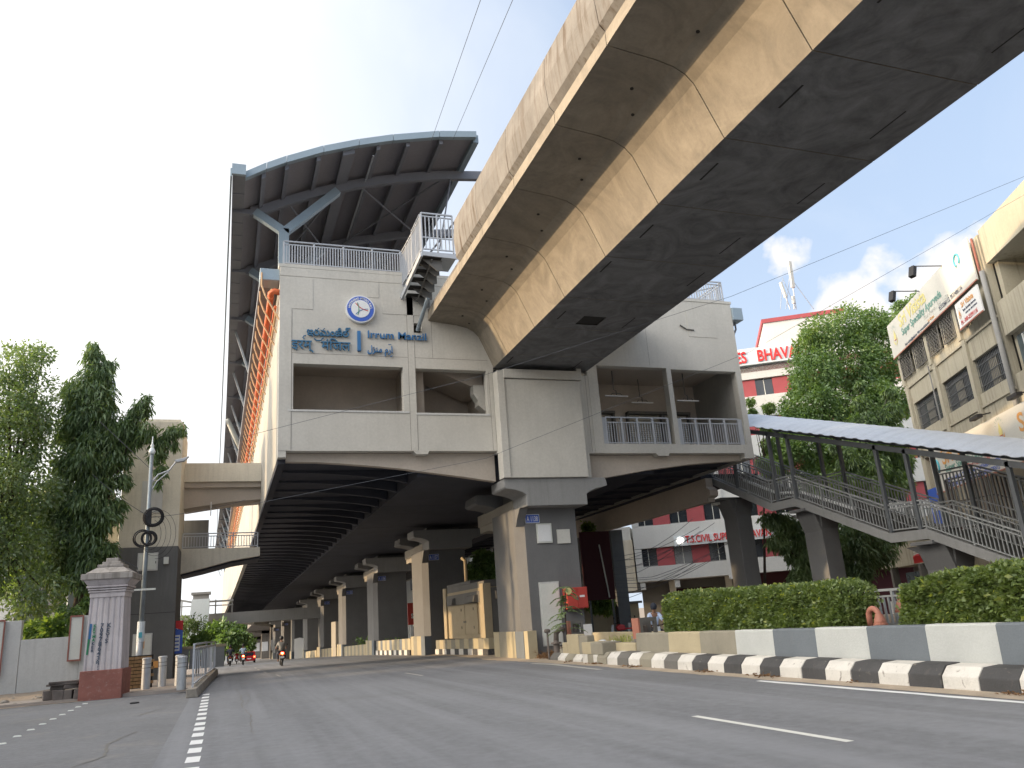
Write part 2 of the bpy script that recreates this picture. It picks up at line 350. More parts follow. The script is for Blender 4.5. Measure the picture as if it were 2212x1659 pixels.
mat('cloth_blue', (.30, .38, .46), .9, .15, 6, bump=0)
mat('cloth_dark', (.03, .035, .05), .9, .1, 4, bump=0)
mat('cloth_lightblue', (.45, .55, .75), .9, .1, 4, bump=0)
mat('bike_black', (.015, .015, .018), .3, .1, 4, bump=0)
mat('bike_red', (.35, .02, .025), .3, .1, 4, bump=0)
mat('tyre', (.012, .012, .012), .85, .1, 5, bump=0)
mat('litter_brown', (.17, .095, .045), .95, .3, 8, bump=0)
emit('tail_red', (1.0, .06, .02), 9); emit('tail_core', (1.0, .55, .12), 14); emit('lamp_white', (1, .97, .92), .5)
leafmat('leaf_mid', (0.073, 0.122, 0.048), (0.122, 0.198, 0.073), (0.219, 0.301, 0.094), .35)
leafmat('leaf_dark', (.065, .105, .045), (.1, .155, .065), (.16, .22, .085), .3)
leafmat('leaf_grey', (0.098, 0.137, 0.073), (0.166, 0.221, 0.118), (0.266, 0.322, 0.163), .4)
leafmat('leaf_bright', (0.082, 0.135, 0.042), (0.145, 0.225, 0.065), (0.280, 0.332, 0.088), .45)
leafmat('leaf_hedge', (.085, .125, .04), (.14, .19, .06), (.22, .265, .09), .3, 2.5)
leafmat('leaf_yellow', (0.186, 0.226, 0.054), (0.292, 0.318, 0.074), (0.426, 0.413, 0.095), .5)
# ------------------------------------------------------------------ ground and roads
YS = [-400, -60, -20, 0, 10, 20, 30, 36, 40, 47, 55, 64, 73, 82, 93, 105, 125, 150, 175, 200, 250, 300, 450, 600, 3000]
def sheet(name, xa, xb, ya, yb, dz, m, fx=None, kind='structure', parent=None, thick=0):
    ys = [ya] + [y for y in YS if ya < y < yb] + [yb]; mb = MB()
    f = fx or (lambda x, y: x)
    for a, b in zip(ys[:-1], ys[1:]):
        za, zb = gz(a) + dz, gz(b) + dz
        mb.quad((f(xa, a), a, za), (f(xb, a), a, za), (f(xb, b), b, zb), (f(xa, b), b, zb))
        if thick:
            mb.quad((f(xa, a), a, za - thick), (f(xa, a), a, za), (f(xa, b), b, zb), (f(xa, b), b, zb - thick))
            mb.quad((f(xb, a), a, za - thick), (f(xb, b), b, zb - thick), (f(xb, b), b, zb), (f(xb, a), a, za))
    if thick: mb.quad((f(xa, ya), ya, gz(ya) + dz - thick), (f(xb, ya), ya, gz(ya) + dz - thick), (f(xb, ya), ya, gz(ya) + dz), (f(xa, ya), ya, gz(ya) + dz))
    return mb.build(name, m, parent, kind=kind)
BX = lambda x, y: bend(x, y, 0)[0]
sheet('ground', -1500, 1500, -400, 3000, -.02, 'ground_dirt')
road = sheet('road', -.9, 11.05, -40, 320, 0.0, 'asphalt', BX)
sheet('side_road', -14, -.9, -40, 31.2, 0.0, 'side_asphalt')
sheet('far_carriageway', 14.6, 23.0, -40, 320, 0.0, 'asphalt', BX)
sheet('pavement', -12, -.72, 31.2, 200, .1, 'paving', BX, thick=.14)
# dust along the kerb: a ragged strip
mb = MB(); ys = np.arange(-2, 47, .35)
edge = [10.93 + .13 * mnoise.noise(Vector((y * .7, 0, 0))) + .1 * mnoise.noise(Vector((y * 2.3, 5, 0))) - (.55 * max(0, 1 - abs(y - 33) / 7)) for y in ys]
for i in range(len(ys) - 1):
    mb.quad((edge[i], ys[i], gz(ys[i]) + .005), (11.9, ys[i], gz(ys[i]) + .03), (11.9, ys[i + 1], gz(ys[i + 1]) + .03), (edge[i + 1], ys[i + 1], gz(ys[i + 1]) + .005))
mb.build('kerb_dust', 'kerb_dust', kind='stuff')
# painted markings, parts of the road
def mark(poly, m='road_paint', z=.004, par=road, name='road_marking'):
    return MB().add([(x, y, gz(y) + z) for x, y in poly], [tuple(range(len(poly)))]).build(name, m, par)
def edge_line(y0, y1):
    a = [(10.62 + .02 * math.sin(y * 3), y) for y in np.arange(y0, y1, .6)] + [(10.64, y1)]
    b = [(10.79 + .015 * math.sin(y * 4.1), y) for y in np.arange(y1, y0, -.6)] + [(10.79, y0)]
    mark(a + b, 'white')
edge_line(-3, 15.1)
mark([(10.33, 22.3), (10.5, 22.2), (10.62, 24.5), (10.78, 26.6), (10.55, 28.2), (10.35, 28.0), (10.5, 26.4), (10.42, 24.4)], 'faded_paint')
for y0, y1 in [(8.2, 11.55), (-1, 2.2)]: mark([(6.9, y0), (7.02, y0), (6.99, y1), (6.87, y1)])
for y0, x in [(27.2, 6.2)]: mark([(x, y0), (x + .11, y0), (x + .04, y0 + 2.4), (x - .07, y0 + 2.4)], 'faded_paint')
for y0, x in [(35.3, 2.18), (41, 1.9), (47, 1.85), (53, 1.9)]: mark([(x, y0), (x + .1, y0), (x + .07, y0 + 2), (x - .03, y0 + 2)], 'faded_paint')
ye = [28.3, 27.0, 25.7, 24.55, 23.55, 22.5, 21.3, 20.15, 18.95, 17.95, 16.9, 15.75, 14.65, 13.6, 12.5, 11.4]
for i, y in enumerate(ye):
    x = -.56 + .012 * (28 - y) / 2
    mark([(x, y - .3), (x + .2, y - .33), (x + .21, y + .27), (x + .01, y + .3)], 'white')
# crack and stain in front
def crack(pts, w, z=.005, m='kiosk_grey'):
    mb = MB(); L = []; Rr = []
    for i in range(len(pts) - 1):
        a, b = Vector(pts[i]), Vector(pts[i + 1])
        for k in range(6):
            p = a.lerp(b, k / 6); n = Vector((-(b - a).y, (b - a).x)).normalized()
            ww = w * (.3 + rnd.random()); j = (rnd.random() - .5) * .09
            L.append((p + n * (ww + j), 0)); Rr.append((p + n * (-ww + j), 0))
    P = [q[0] for q in L] + [q[0] for q in Rr[::-1]]
    n = len(L)
    vs = [(q[0].x, q[0].y, gz(q[0].y) + z) for q in L] + [(q[0].x, q[0].y, gz(q[0].y) + z) for q in Rr]
    mb.add(vs, [(i, i + 1, n + i + 1, n + i) for i in range(n - 1)]).build('road_crack', m, road)
crack([(-2.2, 11.2), (-2.35, 12.6), (-2.1, 14.2), (-1.75, 15.3), (-1.9, 17.2), (-1.5, 19)], .03)
crack([(-1.9, 22.8), (-1.5, 24), (-1.2, 24.3)], .035)
crack([(.55, 16), (.62, 19), (.5, 22), (.55, 26), (.35, 31)], .012)
crack([(.5, 22), (.75, 24.5), (.7, 28)], .01)
crack([(2.6, 30), (4.5, 29.5), (6.5, 30.2)], .01)
# raised studs across the side road, and a drain cap
st0 = None
for i in range(11):
    f = i / 10; x, y = -4.02 - .35 * (1 - f) * 0, 16.6 + 12.9 * f
    if st0 is None:
        st = MB().frustum(-.08, .08, -.045, .045, 0, -.06, .06, -.03, .03, .022).build('road_stud', 'offwhite'); st.location = (x, y, .002); st0 = st
    else: st = again(st0, (0, 0, 0)); st.location = (x, y, .002)
    tag(st, 'small pale road stud, ' + 'nearest second third fourth fifth sixth seventh eighth ninth tenth farthest'.split()[i] + ' in the row along the side road mouth', 'road stud', 'road studs across the side road')
tag(MB().lathe([(.13, 0), (.13, .03), (.1, .04)], (-2.42, 27.4, .001), 14).build('valve_cover', 'black'), 'small round black valve cover in the side road before the gate pillar', 'valve cover')
mark([(-6.4, 31.0), (-3.3, 30.1), (-3.3, 30.18), (-6.4, 31.08)], 'faded_paint')
mark([(x + .0, y) for x, y in [(-9, 29.2), (-7.2, 28.6), (-7.1, 28.8), (-8.8, 29.5)]], 'faded_paint')

# ------------------------------------------------------------------ elevated railway: girder segments
XC2 = 25.74
half = [(7.85, 14.35), (7.85, 14.0), (9.1, 13.86), (9.55, 13.76), (9.85, 13.6), (10.05, 13.38), (10.18, 13.1), (10.66, 12.0)]
prof = half + [(XC2 - x, z) for x, z in half[::-1]]
via = thing('railway_viaduct', 'grey concrete box girder railway viaduct running overhead into the station', 'viaduct', (12.87, 10, 12))
J = [30.85, 28.75, 25.65, 22.75, 19.55, 16.3, 13.2, 10.15, 7.0, 3.9, .8, -2.3, -5.4, -8.5, -11.6]
hatch = at(1276, 693, 2, 12.0)
def extr(x, z, y): return (x, y, z)
k_ = MB(); cprof = [(12.87 + (x - 12.87) * .985, 12.05 if z < 12.01 else (z + .045 if z < 14.2 else 14.31)) for x, z in prof]
k_.prism(cprof, J[-1] + .1, J[0] - .05, extr).build('joint_filler', 'joint_dark', via)
n = len(prof); ib = half.index((10.66, 12.0))
for i in range(len(J) - 1):
    y1, y0 = J[i] - .014, J[i + 1] + .014
    hole = y0 < hatch.y < y1
    mb = MB()
    vs = [(x, y0, z) for x, z in prof] + [(x, y1, z) for x, z in prof]
    fs = [(a, (a + 1) % n, (a + 1) % n + n, a + n) for a in range(n) if a != ib] + [tuple(range(n - 1, -1, -1)), tuple(range(n, 2 * n))]
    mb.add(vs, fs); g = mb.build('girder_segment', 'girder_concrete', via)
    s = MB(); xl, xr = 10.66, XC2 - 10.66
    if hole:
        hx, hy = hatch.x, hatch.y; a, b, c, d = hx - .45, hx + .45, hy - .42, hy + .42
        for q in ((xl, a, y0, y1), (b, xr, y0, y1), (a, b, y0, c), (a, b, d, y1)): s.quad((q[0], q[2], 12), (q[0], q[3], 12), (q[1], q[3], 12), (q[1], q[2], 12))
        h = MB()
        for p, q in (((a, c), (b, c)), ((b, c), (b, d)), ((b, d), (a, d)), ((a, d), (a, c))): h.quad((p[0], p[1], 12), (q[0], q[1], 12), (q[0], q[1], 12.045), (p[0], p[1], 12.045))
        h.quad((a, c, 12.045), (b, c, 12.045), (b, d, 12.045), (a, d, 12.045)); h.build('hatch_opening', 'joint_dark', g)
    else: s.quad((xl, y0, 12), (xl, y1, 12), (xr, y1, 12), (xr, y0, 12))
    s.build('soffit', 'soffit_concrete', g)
    # edge seams, lifting holes, scars left by the formwork
    for (hx, fy) in ((9.05, .35), (9.5, .62)):
        p = Vector((hx, y0 + (y1 - y0) * fy, 13.855 if hx < 9.1 else 13.765)); MB().lathe([(.045, -.012), (.045, .03)], p, 10).build('lifting_hole', 'joint_dark', g)
    if rnd.random() < .8:
        s2 = MB(); a = xl + .25 + rnd.random() * .3; c = y0 + rnd.random() * 1.2
        s2.box(a, a + .05, c, c + .8, 11.994, 12.01).build('formwork_mark', 'joint_dark', g); s2 = MB(); a = xr - .5 - rnd.random() * .5; s2.box(a, a + .035, c + .2, c + 1.3, 11.994, 12.01)
        s2.build('formwork_mark', 'joint_dark', g)
# web chamfer fascia and parapets
pj = [25.55] + [j for j in J if j < 25.6]
for i in range(len(pj) - 1):
    y1, y0 = pj[i] - .012, pj[i + 1] + .012
    for sgn in (1, -1):
        X = (lambda x: x) if sgn == 1 else (lambda x: XC2 - x)
        pp = [(7.88, 14.352), (7.72, 14.55), (7.66, 15.3), (7.72, 16.05), (7.98, 16.05), (7.98, 14.352)]
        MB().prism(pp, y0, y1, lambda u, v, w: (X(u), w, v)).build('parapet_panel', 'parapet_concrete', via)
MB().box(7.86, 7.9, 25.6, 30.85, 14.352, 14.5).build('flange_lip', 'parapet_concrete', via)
for x in (11.2, 12.7, 13.7, 15.0):
    MB().box(x - .04, x + .04, -11, 30.5, 14.353, 14.6).build('rail_track', 'steel_grey', via)

# ------------------------------------------------------------------ station building
ST = thing('station_building', 'pale elevated metro station spanning the road with a curved grey platform roof', 'station', (12.5, 30.6, 8.0))
F0, F1 = 30.6, 31.0
holes = [(2.30, 6.68, 9.98, 11.87), (7.22, 10.3, 9.93, 11.84), (15.58, 19.2, 8.66, 12.3), (19.44, 23.05, 8.64, 12.25), (10.62, 15.06, 11.78, 12.02), (7.1, 7.55, 13.42, 13.85)]
w = wall_holes(1.75, 10.56, 8.33, 16.0, [h for h in holes if h[1] < 10.5], F0, F1)
w = wall_holes(10.56, 14.66, 8.23, 16.0, [(10.62, 14.66, 11.78, 12.02)], F0, F1, w)
w = wall_holes(14.66, 23.35, 8.23, 15.8, [h for h in holes if h[0] > 15.2] + [(14.66, 15.06, 11.78, 12.02)], F0, F1, w)
w.build('front_wall', 'facade_paint', ST, bevel=.012)
mb = MB()
for b in ((1.75, 2.05, 8.08, 8.33), (22.82, 23.35, 7.98, 8.23)): mb.box(b[0], b[1], F0, F1, b[2], b[3])
for a, b, c, z in ((7.0, 7.65, 8.33, 8.2), (18.1, 18.8, 8.23, 8.11)):
    mb.prism([(a, c), (a + .12, z), (b - .05, z), (b, c)], F0, F1, extr)
mb.build('column_foot', 'facade_paint', ST)
# flat pilasters that stand proud, one part each
for x0, x1, z0, z1 in ((6.93, 7.20, 8.34, 15.15), (1.75, 2.22, 8.34, 14.2), (1.75, 3.05, 14.2, 15.55), (5.3, 5.75, 14.9, 15.6), (5.9, 8.3, 14.2, 15.6) , (15.1, 15.5, 8.24, 12.9), (20.7, 22.3, 13.95, 15.3), (1.75, 10.56, 15.62, 16.02), (10.42, 10.56, 8.34, 11.85)):
    MB().box(x0, x1, F0 - .018, F0 + .002, z0, z1).build('render_panel', 'facade_paint', ST)
for x0, x1, z0, z1 in ((2.23, 2.242, 8.36, 14.15), (6.915, 6.927, 8.36, 15.1), (7.205, 7.217, 8.36, 15.1), (7.97, 7.98, 12.3, 14.2), (2.25, 6.9, 12.30, 12.312), (7.22, 10.4, 12.30, 12.312), (10.4, 10.41, 8.36, 11.8), (18.35, 18.36, 12.4, 14.8), (14.95, 14.962, 8.3, 12.2)):
    MB().box(x0, x1, F0 - .004, F0 + .002, z0, z1).build('seam', 'stone', ST)
MB().box(1.70, 9.0, F0 - .03, F1 + .1, 16.0, 16.14).build('coping', 'facade_paint', ST)
MB().box(18.2, 23.4, F0 - .03, F1 + .1, 15.8, 15.93).build('coping', 'facade_paint', ST)
MB().box(2.1, 6.9, F0 - .03, F0 + .3, 9.9, 9.975).build('sill', 'wall_white', ST); MB().box(7.2, 10.35, F0 - .03, F0 + .3, 9.84, 9.925).build('sill', 'wall_white', ST)
# the column that carries the girder
MB().box(10.58, 10.9, 30.02, 30.62, 7.1, 11.7).build('column_edge', 'facade_paint', ST, bevel=.02)
MB().box(10.9, 14.42, 30.08, 30.62, 7.1, 11.35).build('girder_column', 'facade_paint', ST, bevel=.02)
MB().box(10.88, 14.5, 30.0, 30.62, 11.38, 11.78).build('column_head', 'facade_paint', ST, bevel=.02)
MB().box(14.42, 14.66, 30.3, 30.62, 7.1, 12.6).build('column_edge', 'facade_paint', ST, bevel=.02)
# rooms behind the openings: floor, back, side and ceiling are parts
def room(x0, x1, yb, z0, z1, m='warm_paint', sides=(1, 1)):
    mb = MB().quad((x0, yb, z0), (x1, yb, z0), (x1, yb, z1), (x0, yb, z1)); mb.build('room_back_wall', m, ST)
    mb = MB().quad((x0, F1, z1), (x0, yb, z1), (x1, yb, z1), (x1, F1, z1)); mb.build('room_ceiling', m, ST)
    mb = MB().quad((x0, F1, z0), (x1, F1, z0), (x1, yb, z0), (x0, yb, z0)); mb.build('room_floor', m, ST)
    for s, x in zip(sides, (x0, x1)):
        if s: MB().quad((x, F1, z0), (x, yb, z0), (x, yb, z1), (x, F1, z1)).build('room_side_wall', m, ST)
room(2.0, 7.0, 33.6, 8.7, 12.3); room(7.0, 10.5, 34.2, 8.7, 12.3, sides=(0, 1)); room(15.2, 23.2, 34.4, 8.45, 12.6)
MB().box(7.2, 7.75, 31.5, 33.5, 8.7, 12.2).build('room_column', 'warm_paint', ST)
MB().prism([(8.0, 12.25), (10.1, 11.35), (10.45, 11.35), (10.45, 12.25)], 31.6, 33.8, extr).build('stair_soffit', 'warm_paint', ST)
MB().prism([(9.9, 11.4), (9.9, 11.0), (10.1, 10.7), (10.1, 10.5), (10.44, 10.2), (10.44, 11.4)], 31.3, 31.8, extr).build('duct_bend', 'facade_paint', ST)
mb = MB().box(8.1, 10.1, 32.4, 32.75, 9.96, 10.12); mb.tube([(8.4, 32.4, 10.12), (8.5, 32.3, 10.22), (8.65, 32.4, 10.12)], .03, 6); mb.tube([(9.8, 32.4, 10.12), (9.9, 32.3, 10.22), (9.95, 32.4, 10.12)], .03, 6)
mb.build('cable_trunk', 'steel_grey', ST)
# roller shutters in the right hand bays
for x0, x1 in ((15.7, 18.0), (18.95, 20.75), (21.0, 22.35)):
    mb = MB(); zt = 11.0; nz = 26
    for i in range(nz):
        z = 8.46 + (zt - 8.46) * i / nz; h = (zt - 8.46) / nz
        mb.prism([(34.36, z), (34.3, z + h * .25), (34.3, z + h * .72), (34.36, z + h)], x0, x1, lambda u, v, w_: (w_, u, v))
    sh = mb.build('roller_shutter', 'shutter', ST)
    MB().box(x0 - .1, x0, 34.2, 34.39, 8.46, zt + .12).box(x1, x1 + .12, 34.1, 34.39, 8.46, zt + .12).box(x0 - .1, x1 + .12, 34.05, 34.38, zt, zt + .13).build('shutter_frame', 'kiosk_grey', sh)
def tube_light(x, y, z):
    t = thing('tube_light', '', 'light', (x, y, z), 'tube lights hanging in the right hand concourse bays')
    MB().box(x - .6, x + .6, y - .03, y + .03, z - .03, z + .02).build('lamp_tube', 'white', t)
    MB().tube([(x, y, z), (x, y, z + .25), (x - .12, y, z + .3), (x - .12, y, 12.6)], .028, 6).tube([(x - .3, y, z + .02), (x - .22, y, z + .12), (x, y, z + .13), (x + .22, y, z + .12), (x + .3, y, z + .02)], .02, 6).build('hanger', 'kiosk_grey', t)
    return t
for (x, y, z), l in zip(((17.3, 32.2, 11.35), (19.35, 33.4, 11.4), (21.2, 32.2, 11.2), (16.0, 33.5, 11.45)), ('hung at the middle of the bay left of the thin mullion', 'partly hidden behind the thin mullion of the two bays', 'longest looking one, alone in the outer right bay', 'at the inner edge nearest the girder column')):
    tube_light(x, y, z)['label'] = 'white tube light ' + l

# side walls, bent with the line and jointed
bays = [31.0] + [31.0 + 8.5 * i for i in range(1, 17)]
for sx, xw, zt in ((0, 1.75, 16.0), (1, 23.05, 15.8)):
    for i in range(len(bays) - 1):
        a, b = bays[i] + (.012 if i else .002), bays[i + 1] - .012
        MB().box(xw, xw + .3, a, b, 8.08 if not sx else 7.98, zt).map(bend).build('wall_panel', 'side_wall_paint', ST)
for i in range(len(bays) - 1):
    a, b = bays[i], bays[i + 1]
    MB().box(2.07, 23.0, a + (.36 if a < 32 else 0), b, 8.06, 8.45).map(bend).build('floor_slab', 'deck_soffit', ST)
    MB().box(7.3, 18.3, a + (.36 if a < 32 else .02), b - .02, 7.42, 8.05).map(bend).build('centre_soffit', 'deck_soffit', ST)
MB().box(1.8, 23.3, bays[-1], bays[-1] + .3, 7.4, 16).map(bend).build('rear_wall', 'side_wall_paint', ST)
# haunched cross ribs
ribL = [(2.07, 8.05), (2.07, 7.98), (3.2, 7.96), (4.3, 7.9), (5.6, 7.78), (6.78, 7.62), (7.29, 7.5), (7.29, 8.05)]
frontL = [(2.03, 8.32), (2.03, 8.0), (3.2, 7.98), (4.3, 7.91), (5.6, 7.8), (6.78, 7.67), (7.41, 7.57), (9.0, 7.36), (10.56, 7.12), (10.56, 8.32)]
mir = lambda pr_: [(25.1 - x, z) for x, z in pr_]
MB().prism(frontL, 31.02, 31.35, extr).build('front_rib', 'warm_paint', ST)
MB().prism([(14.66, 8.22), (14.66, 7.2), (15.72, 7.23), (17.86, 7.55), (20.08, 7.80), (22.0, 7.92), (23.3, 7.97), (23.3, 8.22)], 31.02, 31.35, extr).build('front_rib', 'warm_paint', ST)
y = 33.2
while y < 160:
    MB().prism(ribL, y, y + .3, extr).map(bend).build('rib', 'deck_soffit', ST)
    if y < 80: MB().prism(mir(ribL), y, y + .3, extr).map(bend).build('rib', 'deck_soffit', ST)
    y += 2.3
MB().box(1.77, 2.06, 31.0, 60, 7.9, 8.09).map(bend).build('edge_beam', 'deck_soffit', ST)

# platform roof
ra = [(.3, 19.04), (1.1, 19.55), (1.87, 19.97), (3.34, 20.66), (4.8, 21.2), (6.26, 21.65), (8.33, 22.15), (10.05, 22.4)]
def rz(x): return float(np.interp(x, [p[0] for p in ra], [p[1] for p in ra]))
def roof_strip(za, zb, y0, y1, name, m, dx=0, step=8.5, pts=None):
    pts = pts or ra
    out = MB(); ys = list(np.arange(y0, y1, step)) + [y1]
    for a, b in zip(ys[:-1], ys[1:]):
        for (xa, z_a), (xb, z_b) in zip(pts[:-1], pts[1:]):
            v = [(xa, a, z_a + za), (xb, a, z_b + za), (xb, b, z_b + za), (xa, b, z_a + za), (xa, a, z_a + zb), (xb, a, z_b + zb), (xb, b, z_b + zb), (xa, b, z_a + zb)]
            out.add(v, [(0, 3, 2, 1), (4, 5, 6, 7), (0, 1, 5, 4), (2, 3, 7, 6)])
    out.map(bend); return out.build(name, m, ST)
RY0, RY1 = 29.0, 164.0
for i in range(9):
    a = RY0 + .25 + i * 15; roof_strip(.02, .1, a, min(a + 15, RY1), 'roof_sheet', 'roof_lining')
# front trim in jointed lengths
for (xa, z_a), (xb, z_b) in zip(ra[:-1], ra[1:]):
    MB().prism([(xa + .01, z_a - .08), (xb - .01, z_b - .08), (xb - .01, z_b + .22), (xa + .01, z_a + .22)], RY0, RY0 + .24, extr).build('roof_trim', 'roof_trim', ST)
MB().box(9.95, 10.2, RY0 + .25, 120, 22.2, 22.6).map(bend).build('roof_edge_beam', 'roof_trim', ST)
for x in (1.0, 1.9, 3.16, 4.4, 5.66, 6.95, 8.45):
    wd = .5 if x == 4.4 else .16
    mb = MB()
    for a in np.arange(RY0 + .26, 150, 8.5):
        b = min(a + 8.5, 150)
        mb.add([bend(x + dx, yy, rz(x + dx) + dz) for yy in (a, b) for dx, dz in ((-wd / 2, -.28), (wd / 2, -.28), (wd / 2, .01), (-wd / 2, .01))],
               [(0, 1, 2, 3), (7, 6, 5, 4), (0, 4, 5, 1), (1, 5, 6, 2), (3, 2, 6, 7), (0, 3, 7, 4)])
    mb.build('purlin', 'roof_steel', ST)
MB().bar(bend(5.5, 29.6, rz(5.5) - .33), bend(5.5, 60, rz(5.5) - .33), .07, .07).build('conduit', 'rail_paint', ST)
def rafter(y):
    mb = MB(); pts = [(.55, 19.0)] + [(x, rz(x) - .38) for x in (1.2, 2, 3, 4, 5, 6, 7, 8, 9, 10)] + [(11.2, 22.15), (12.5, 22.2)]
    for (xa, za), (xb, zb) in zip(pts[:-1], pts[1:]):
        mb.add([(xa, y - .12, za - .22), (xb, y - .12, zb - .22), (xb, y + .12, zb - .22), (xa, y + .12, za - .22), (xa, y - .12, za + .2), (xb, y - .12, zb + .2), (xb, y + .12, zb + .2), (xa, y + .12, za + .2)],
               [(0, 3, 2, 1), (4, 5, 6, 7), (0, 1, 5, 4), (2, 3, 7, 6)])
    mb.map(bend).build('rafter', 'roof_steel', ST)
    o = MB().bar(bend(1.95, y, 15.9), bend(1.95, y, 18.3), .42, .34, (0, 1, 0)).build('roof_column', 'roof_trim', ST)
    MB().bar(bend(1.95, y, 18.2), bend(.75, y, 19.0), .34, .3, (0, 1, 0)).build('column_arm', 'roof_trim', o)
    MB().bar(bend(2.0, y, 18.2), bend(4.25, y, 20.45), .34, .34, (0, 1, 0)).build('column_arm', 'roof_trim', o)
ry = [31.8, 37.8, 44.2, 52, 60, 68, 76.5, 85, 93.5, 102, 110, 119, 127, 136, 144, 153, 161]
for y in ry: rafter(y)
for i in range(3):                            # wind bracing under the first bays
    for xa, xb in ((2.1, 4.3), (4.3, 2.1), (5.2, 9.3), (9.3, 5.2)):
        MB().tube([bend(xa, ry[i], rz(xa) - .45), bend(xb, ry[i + 1], rz(xb) - .45)], .045, 6).build('bracing_rod', 'roof_steel', ST)
MB().tube([(9.6, 31.8, 22.0), (8.6, 30.9, 17.6)], .035, 6).build('bracing_rod', 'roof_steel', ST)
MB().tube([(7.9, 33.5, 17.4), (11.4, 31.6, 21.9)], .05, 6).build('bracing_rod', 'roof_steel', ST)
# gutter soffit panels along the left edge, each picked apart
yy = RY0 + .05; i = 0; e = [28.9, 30.3, 31.6, 32.8, 34.0, 35.3, 36.6, 37.9, 39.3, 40.6, 42.0, 44.0]
while e[-1] < 160: e.append(e[-1] + 2.1)
for a, b in zip(e[:-1], e[1:]):
    MB().box(-.18, .3, a + .03, b - .03, 18.97, 19.2).map(bend).build('gutter_panel', 'roof_steel', ST)
MB().box(-.26, -.19, 28.9, 130, 18.9, 19.28).map(bend).build('gutter_lip', 'roof_trim', ST)
MB().box(-.2, .32, 28.75, 28.9, 18.95, 19.4).build('gutter_end', 'roof_trim', ST)
for y in ry: MB().bar(bend(-.1, y, 18.95), bend(.75, y, 18.95), .25, .2).build('gutter_bracket', 'roof_steel', ST)
# pipes and hoops under the platform edge
for x, z, r, m in ((1.42, 14.75, .12, 'pipe_orange'), (1.6, 14.35, .06, 'pipe_orange'), (1.45, 15.1, .045, 'pipe_tan'), (1.62, 14.05, .04, 'pipe_tan')):
    MB().tube([bend(x, yv, z) for yv in [30.9] + list(np.arange(34, 120, 6))], r, 8).build('drain_pipe', m, ST, smooth=True)
MB().tube([(1.8, 30.85, 14.95), (1.55, 30.8, 14.98), (1.42, 30.85, 14.9), (1.42, 31.1, 14.76)], .13, 8).build('pipe_elbow', 'pipe_orange', ST, smooth=True)
hoop = None
for y in np.arange(30.75, 120, 1.55):
    pts = [(1.05, 0, 15.75), (1.05, 0, 15.2), (1.2, 0, 14.75), (1.5, 0, 14.2), (1.74, 0, 13.75)]
    if hoop is None: hoop = MB().tube([bend(a, y, c) for a, b, c in pts], .035, 6).build('cable_hoop', 'pipe_tan', ST); hy = y
    else:
        p = Vector(bend(0, y, 0)); again(hoop, (p.x, y - hy, p.z))
MB().box(.98, 1.75, 30.75, 31.6, 15.45, 15.95).build('gutter_box', 'roof_trim', ST, bevel=.02)
MB().box(1.0, 1.74, 31.7, 120, 15.6, 15.9).map(bend).build('platform_edge', 'roof_steel', ST)
MB().box(23.36, 23.95, 30.5, 31.5, 14.95, 15.6).build('gutter_box', 'roof_trim', ST, bevel=.02)
MB().tube([(23.7, 30.9, 15.0), (23.7, 30.9, 14.6), (23.4, 30.9, 14.1)], .05, 6).build('downpipe', 'roof_steel', ST)
MB().tube([(20.25, 30.55, 14.5), (20.6, 30.55, 14.3), (21.0, 30.55, 14.28)], .035, 6).build('loose_conduit', 'kiosk_grey', ST)
MB().box(7.6, 18.0, 31.05, 160, 15.6, 15.98).map(bend).build('platform_slab', 'deck_soffit', ST)
# struts and two white rainwater pipes on the far left flank
for y in ry[2:]:
    MB().bar(bend(.2, y + 2, 18.9), bend(1.2, y + 2, 15.8), .12, .12).build('roof_strut', 'steel_grey', ST)
for y in (66, 84): MB().tube([bend(-.05, y, 18.85), bend(.1, y, 18.5), bend(1.35, y + 1, 16.0)], .2, 8).build('rainwater_pipe', 'offwhite', ST, smooth=True)

# ------------------------------------------------------------------ railings
def railing(name, label, cat, pts, h, m, gap=.14, post_every=1.6, post=.06, bal=.022, group=None, base=.1, mid=None, toprail=.035, bal_top=None, flat=False):
    """pts: floor line; every baluster and post is a part"""
    t = thing(name, label, cat, pts[0], group); O = {}
    def unit(key, w_, hh):
        if key not in O:
            o = MB().box(-w_, w_, -w_, w_, 0, hh).build(key, m); o.parent = t; O[key] = o; o.location = (0, 0, 0); O[key + '_used'] = False
        o = O[key]
        if not O[key + '_used']: O[key + '_used'] = True; return o
        return again(o, (0, 0, 0), t)
    bt = bal_top if bal_top else h - .14
    for a, b in zip(pts[:-1], pts[1:]):
        A, B = Vector(a), Vector(b); Ln = (B - A).length; d = (B - A)
        up_ = Vector((0, 0, 1))
        for zz, wv, nm in ((h, toprail, 'top_rail'), (bt, toprail * .8, 'upper_rail'), (base, toprail * .8, 'bottom_rail')):
            MB().bar(A + up_ * zz, B + up_ * zz, wv * 2, wv * 1.6).build(nm, m, t)
        if mid: MB().bar(A + up_ * mid, B + up_ * mid, .05, .05).build('mid_rail', m, t)
        np_ = max(1, round(Ln / post_every)); k = max(1, round(Ln / np_ / gap))
        for i in range(np_ + 1):
            p = A + d * i / np_; o = unit('post', post / 2, h); o.location = p - Vector(pts[0])
            if i < np_:
                for j in range(1, k):
                    q = A + d * (i + j / k) / np_; o = unit('baluster', bal / 2, bt - base); o.location = q + up_ * base - Vector(pts[0])
    return t
railing('parapet_railing', 'grey metal railing along the platform end above the round logo', 'railing', [(1.9, 30.72, 16.14), (6.75, 30.72, 16.14)], 1.08, 'rail_paint', .115, 1.22, .07, .045)
railing('parapet_railing', 'grey metal railing on the roof end at the right corner of the station', 'railing', [(18.6, 30.75, 15.93), (23.1, 30.75, 15.93), (23.1, 33.6, 15.93)], 1.1, 'rail_paint', .15, 1.5, .06, .04)
